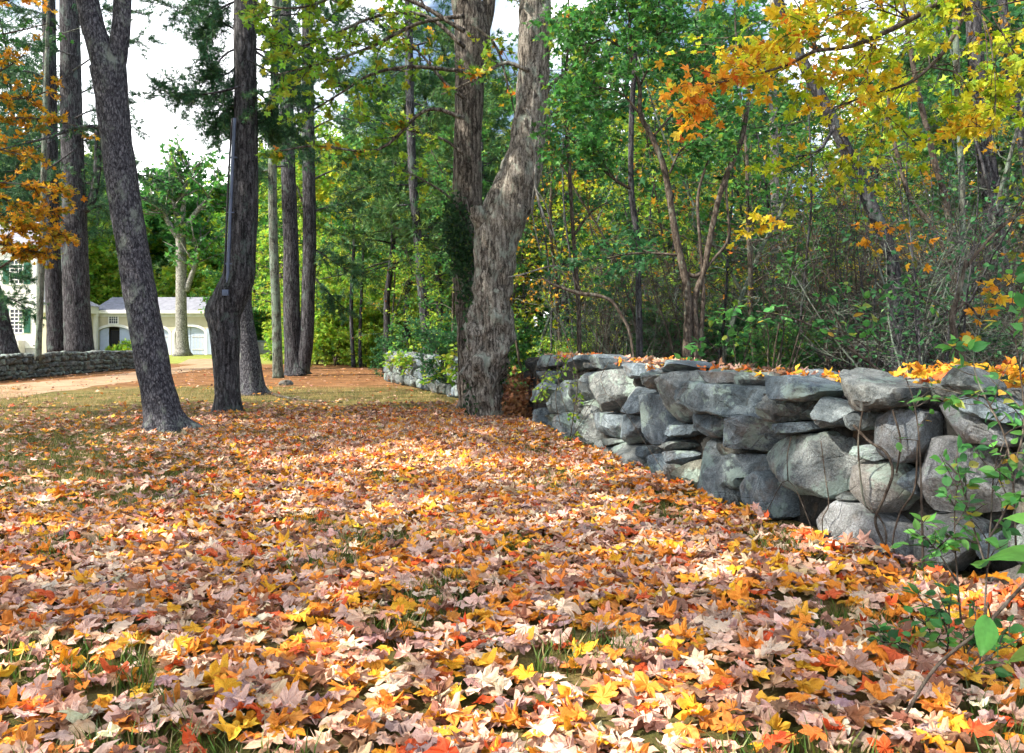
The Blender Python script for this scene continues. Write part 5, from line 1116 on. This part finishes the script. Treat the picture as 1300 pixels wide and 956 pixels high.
# ------------------------------------------------------------------ fallen leaves
def lawn_x(y): return np.interp(y, [0, 3.4, 4.55, 5.5, 6.8, 8.1, 10.9, 14, 15.6, 18.6, 20.6, 28.2], [5.5, 3.6, 2.78, 2.25, 1.82, 1.5, .86, .23, -.02, -.95, -1.5, -4.15])-.03
def bump(x, y): return .05*(noise.noise(Vector((x*1.1, y*1.1, 1)))+.5)+.03*noise.noise(Vector((x*3.5, y*3.5, 2)))
def dens(x, y, px):
    d = 1.0
    d *= .42+.58*min(1, max(0, (noise.noise(Vector((x*1.3, y*1.3, 7)))+.33)*2.8))
    left = max(0.0, min(1.0, (y-5.0)/4.0))*max(0.0, min(1.0, (470-px)/350)); d *= 1-.86*left
    if y > 13.5: d *= max(.0, 1-(y-13.5)/5)*.9+.06
    return d
def litter(n, y0, y1, tms, smin, smax, palname, L, lift=.0, extra=True, p0=-320):
    k = 0; X = []
    while k < n:
        m = 4000; y = np.sqrt(rng.uniform(y0*y0, y1*y1, m)); px = rng.uniform(p0, 1420, m); x = (px-650)/F*y
        for a, b_, c in zip(x, y, px):
            if a > lawn_x(b_): continue
            if extra and random.random() > dens(a, b_, c): continue
            if k >= n: break
            X.append((a, b_)); k += 1
    X = np.array(X); n = len(X)
    z = np.array([max(0, bump(a, b_)) for a, b_ in X])
    edge_ = np.clip((X[:, 0]-(lawn_x(X[:, 1])-.45))/.45, 0, 1)
    z = z+edge_*.07*rng.random(n)+lift+rng.random(n)*.035+.008
    tilt = np.abs(rng.normal(0, .24, n)); tilt[rng.random(n) < .09] += .6
    nr = rdir(n); nr[:, 2] = 0; nr = nr*np.sin(tilt)[:, None]; nr[:, 2] = np.cos(tilt)
    d = rdir(n); d -= nr*np.sum(d*nr, 1)[:, None]
    sz = rng.uniform(smin, smax, n); col = pal(palname, n)
    dr = np.array([noise.noise(Vector((a*.55, b_*.55, 11)))*.55 for a, b_ in X])+.26+.3*np.clip(1-(lawn_x(X[:, 1])-X[:, 0])/2.5, 0, 1)
    s = rng.random(n) < np.clip(dr, 0, .5)*.4; col[s] = pal('drift', int(s.sum()))
    t = rng.integers(0, len(tms), n)
    for i, nm in enumerate(tms):
        s = t == i
        if s.any(): L.add(nm, np.column_stack([X[s], z[s]]), sz[s], col[s], d[s], nr[s])
L = Cloud()
litter(4300, 1.6, 4.6, ['mh%d' % i for i in range(6)], .05, .095, 'litter', L, 0, True, -650)
litter(10200, 4.6, 8.8, ['mm%d' % i for i in range(6)], .048, .092, 'litter', L)
litter(15500, 8.8, 14.2, ['ml%d' % i for i in range(4)], .042, .085, 'litter', L)
litter(5000, 14.0, 19, ['ml%d' % i for i in range(4)], .05, .085, 'far_litter', L)
litter(2200, 18, 40, ['quad'], .06, .13, 'far_litter', L, 0, False)
# leaves lying on the wall and in the gap by the maple
def on_wall(n, y0, y1, o0, o1, z0, z1, pn):
    y = rng.uniform(y0, y1, n); off = rng.uniform(o0, o1, n); P2 = np.array([np.array([wall_x(a), a])+normal_in(a)*o for a, o in zip(y, off)])
    z = rng.uniform(z0, z1, n); nr = rdir(n, 1.6); d = rdir(n, 0, .3)
    for i in range(4):
        s = slice(i, None, 4); L.add('mm%d' % (i+1), np.column_stack([P2[s], z[s]]), rng.uniform(.04, .075, n)[s], pal(pn, n)[s], d[s], nr[s])
on_wall(420, 9, 14, .25, .95, 1.08, 1.17, 'litter'); on_wall(260, 4.2, 9, .4, .95, 1.04, 1.14, 'litter'); on_wall(170, 4.0, 5.8, .3, .95, 1.1, 1.24, 'orange'); on_wall(50, 5.6, 10, .3, .6, 1.08, 1.14, 'orange'); on_wall(120, 4.2, 8, .4, .9, 1.04, 1.12, 'brown')
n = 900; pos = np.stack([rng.uniform(-.15, .75, n), rng.uniform(14.3, 16.2, n), rng.random(n)**1.5*.75], 1); L.add('ml2', pos, rng.uniform(.05, .08, n), pal('brown', n), rdir(n, 0, .4), rdir(n, 1))
# leaves spilling into the wood behind the wall
n = 5200; y = rng.uniform(4.5, 16, n); x = np.array([wall_x(a) for a in y])+.9+rng.random(n)**1.2*5
L.add('ml1', np.stack([x, y, rng.random(n)*.06+.01], 1), rng.uniform(.05, .085, n), pal('brown', n), rdir(n, 0, .2), rdir(n, 1.6))
tag(L.obj('leaf_litter', M['dry']), 'thick carpet of pale, orange and yellow fallen maple leaves over lawn and wall', 'fallen leaves', kind='stuff')

# the largest leaves, one object each
LK = [('pale pinkish-tan', (.66, .46, .38), 70), ('golden yellow', (.82, .46, .03), 34), ('bright orange', (.8, .3, .035), 72), ('red-orange', (.66, .13, .04), 26), ('creamy buff', (.76, .62, .48), 44), ('dull brown', (.32, .17, .12), 54)]
mesh_of = {}
k = 0; cells = []
tries = 0
while len(cells) < 300 and tries < 20000:
    tries += 1
    y = math.sqrt(U(3.05**2, 5.6**2)); px = U(-10, 1290); x = (px-650)/F*y
    if x > lawn_x(y)-.05: continue
    if any((x-a)**2+(y-b_)**2 < .085**2 for a, b_ in cells): continue
    cells.append((x, y))
kinds = [i for i, q in enumerate(LK) for _ in range(q[2])]; random.shuffle(kinds)
for (x, y), ki in zip(cells, kinds):
    nm, c, _ = LK[ki]; v = random.randrange(4); key = (ki, v)
    if key not in mesh_of:
        tv, tf = TM['mh%d' % (v+1)]
        o = mk('maple_leaf', tv, [tf], M['dry'], None, np.tile(np.array(c)*U(.92, 1.08), (len(tf), 1))); mesh_of[key] = o
    else: o = mesh_of[key].copy(); C.objects.link(o)
    o.location = (x, y, max(0, bump(x, y))+.05); o.rotation_euler = (random.gauss(0, .25), random.gauss(0, .25)+(math.pi if random.random() < .3 else 0), U(0, 6.28)); s = U(.06, .1); o.scale = (s, s, s)
    tag(o, 'large %s maple leaf on top of the litter nearest the viewer' % nm, 'leaf', 'large %s leaves on top of the litter' % nm)

# ------------------------------------------------------------------ grass
L = Cloud()
def grass(n, y0, y1, h0, h1, pn, cond, wide=1.0, xr=(-300, 1300)):
    y = np.sqrt(rng.uniform(y0*y0, y1*y1, n)); px = rng.uniform(*xr, n); x = (px-650)/F*y; keep = (x < lawn_x(y)-.02)
    keep &= np.array([cond(a, b_, c) for a, b_, c in zip(x, y, px)]); x, y = x[keep], y[keep]; m = len(x)
    nr = rdir(m, 0); up_ = np.tile([0.0, 0, 1], (m, 1))+rng.normal(0, .3, (m, 3)); fw = rdir(m); fw[:, 2] = 0
    # template z is blade height: d horizontal, nrm up
    L.add('blade', np.column_stack([x, y, np.zeros(m)]), rng.uniform(h0, h1, m), pal(pn, m), fw, up_)
thin = lambda x, y, c: dens(x, y, c) < .62
grass(30000, 2.4, 6, .05, .13, 'grass', lambda x, y, c: dens(x, y, c) < .66)
grass(60000, 5.5, 13, .05, .11, 'grass', thin)
grass(40000, 5.5, 14, .05, .1, 'straw', thin)
grass(52000, 12, 25, .05, .1, 'straw', lambda x, y, c: y+3*noise.noise(Vector((x*.3, y*.3, 0))) < 23.5)
grass(14000, 12, 25, .05, .1, 'grass', lambda x, y, c: noise.noise(Vector((x*.5, y*.5, 4))) > .0)
tag(L.obj('grass', M['grass']), 'short green and straw-coloured lawn grass poking through the leaves', 'grass', kind='stuff')

# ------------------------------------------------------------------ unseen maples added left of and behind the viewer to shade the lawn
K['shade'] = [proto('added_shade_maple', 'unseen broad maple added outside the frame so its crown shades the near lawn', 'tree', 'added unseen maples shading the near lawn', 15, .28, .35, 30, 4.6, 9, 12, 'mix', .3, 'clump', 'bark_maple', .03, (.1, .6), 0, 1.8)]
for x, y, s in [(-12.5, 7.5, 1.0), (-15.5, 12, 1.05), (-14.8, -.5, 1.05)]:
    place('shade', x, y, s)

# ------------------------------------------------------------------ light, sky, camera
SUN_EL, AZ = 40.0, (-.93, -.37)
rot = math.atan2(AZ[0], AZ[1])
w = bpy.data.worlds.new('World'); bpy.context.scene.world = w; w.use_nodes = True; nt = w.node_tree; nt.nodes.clear()
sky = nt.nodes.new('ShaderNodeTexSky'); sky.sky_type = 'NISHITA'; sky.sun_disc = False; sky.sun_elevation = R(SUN_EL); sky.sun_rotation = rot; sky.dust_density = 1.5
tc = nt.nodes.new('ShaderNodeTexCoord'); cl = nd(nt, 'ShaderNodeTexNoise', Scale=3.0, Detail=8.0, Roughness=.6); nt.links.new(tc.outputs['Generated'], cl.inputs['Vector'])
cf = ramp(nt, cl.outputs['Fac'], [(.46, (0, 0, 0)), (.6, (1, 1, 1))])
sc_ = mixc(nt, math_n(nt, 'MULTIPLY', cf, .9), sky.outputs[0], (17, 17.2, 17.6))
bg = nt.nodes.new('ShaderNodeBackground'); bg.inputs[1].default_value = .075; nt.links.new(sc_, bg.inputs[0])
wo = nt.nodes.new('ShaderNodeOutputWorld'); nt.links.new(bg.outputs[0], wo.inputs[0])
sl = bpy.data.lights.new('sun', 'SUN'); sl.energy = 3.9; sl.angle = R(.55); sl.color = (1, .91, .76)
so = bpy.data.objects.new('sun', sl); C.objects.link(so)
dv = Vector((AZ[0]*math.cos(R(SUN_EL)), AZ[1]*math.cos(R(SUN_EL)), math.sin(R(SUN_EL)))); so.rotation_euler = dv.to_track_quat('Z', 'Y').to_euler(); so.location = (0, 0, 30)
cam = bpy.data.cameras.new('camera'); co = bpy.data.objects.new('camera', cam); C.objects.link(co)
co.location = (0, 0, CH); co.rotation_euler = (R(90), 0, 0); cam.sensor_width = 36; cam.lens = 36*F/1300; cam.shift_y = -(478-HY)/1300
cam.clip_end = 3000; cam.clip_start = .05
s = bpy.context.scene; s.camera = co
s.view_settings.view_transform = 'Standard'; s.view_settings.look = 'None'; s.view_settings.gamma = 1; s.view_settings.exposure = 1.62
s.cycles.max_bounces = 4; s.cycles.diffuse_bounces = 2; s.cycles.transmission_bounces = 3; s.cycles.glossy_bounces = 2; s.cycles.use_denoising = True
s.cycles.use_adaptive_sampling = True; s.cycles.adaptive_threshold = .04
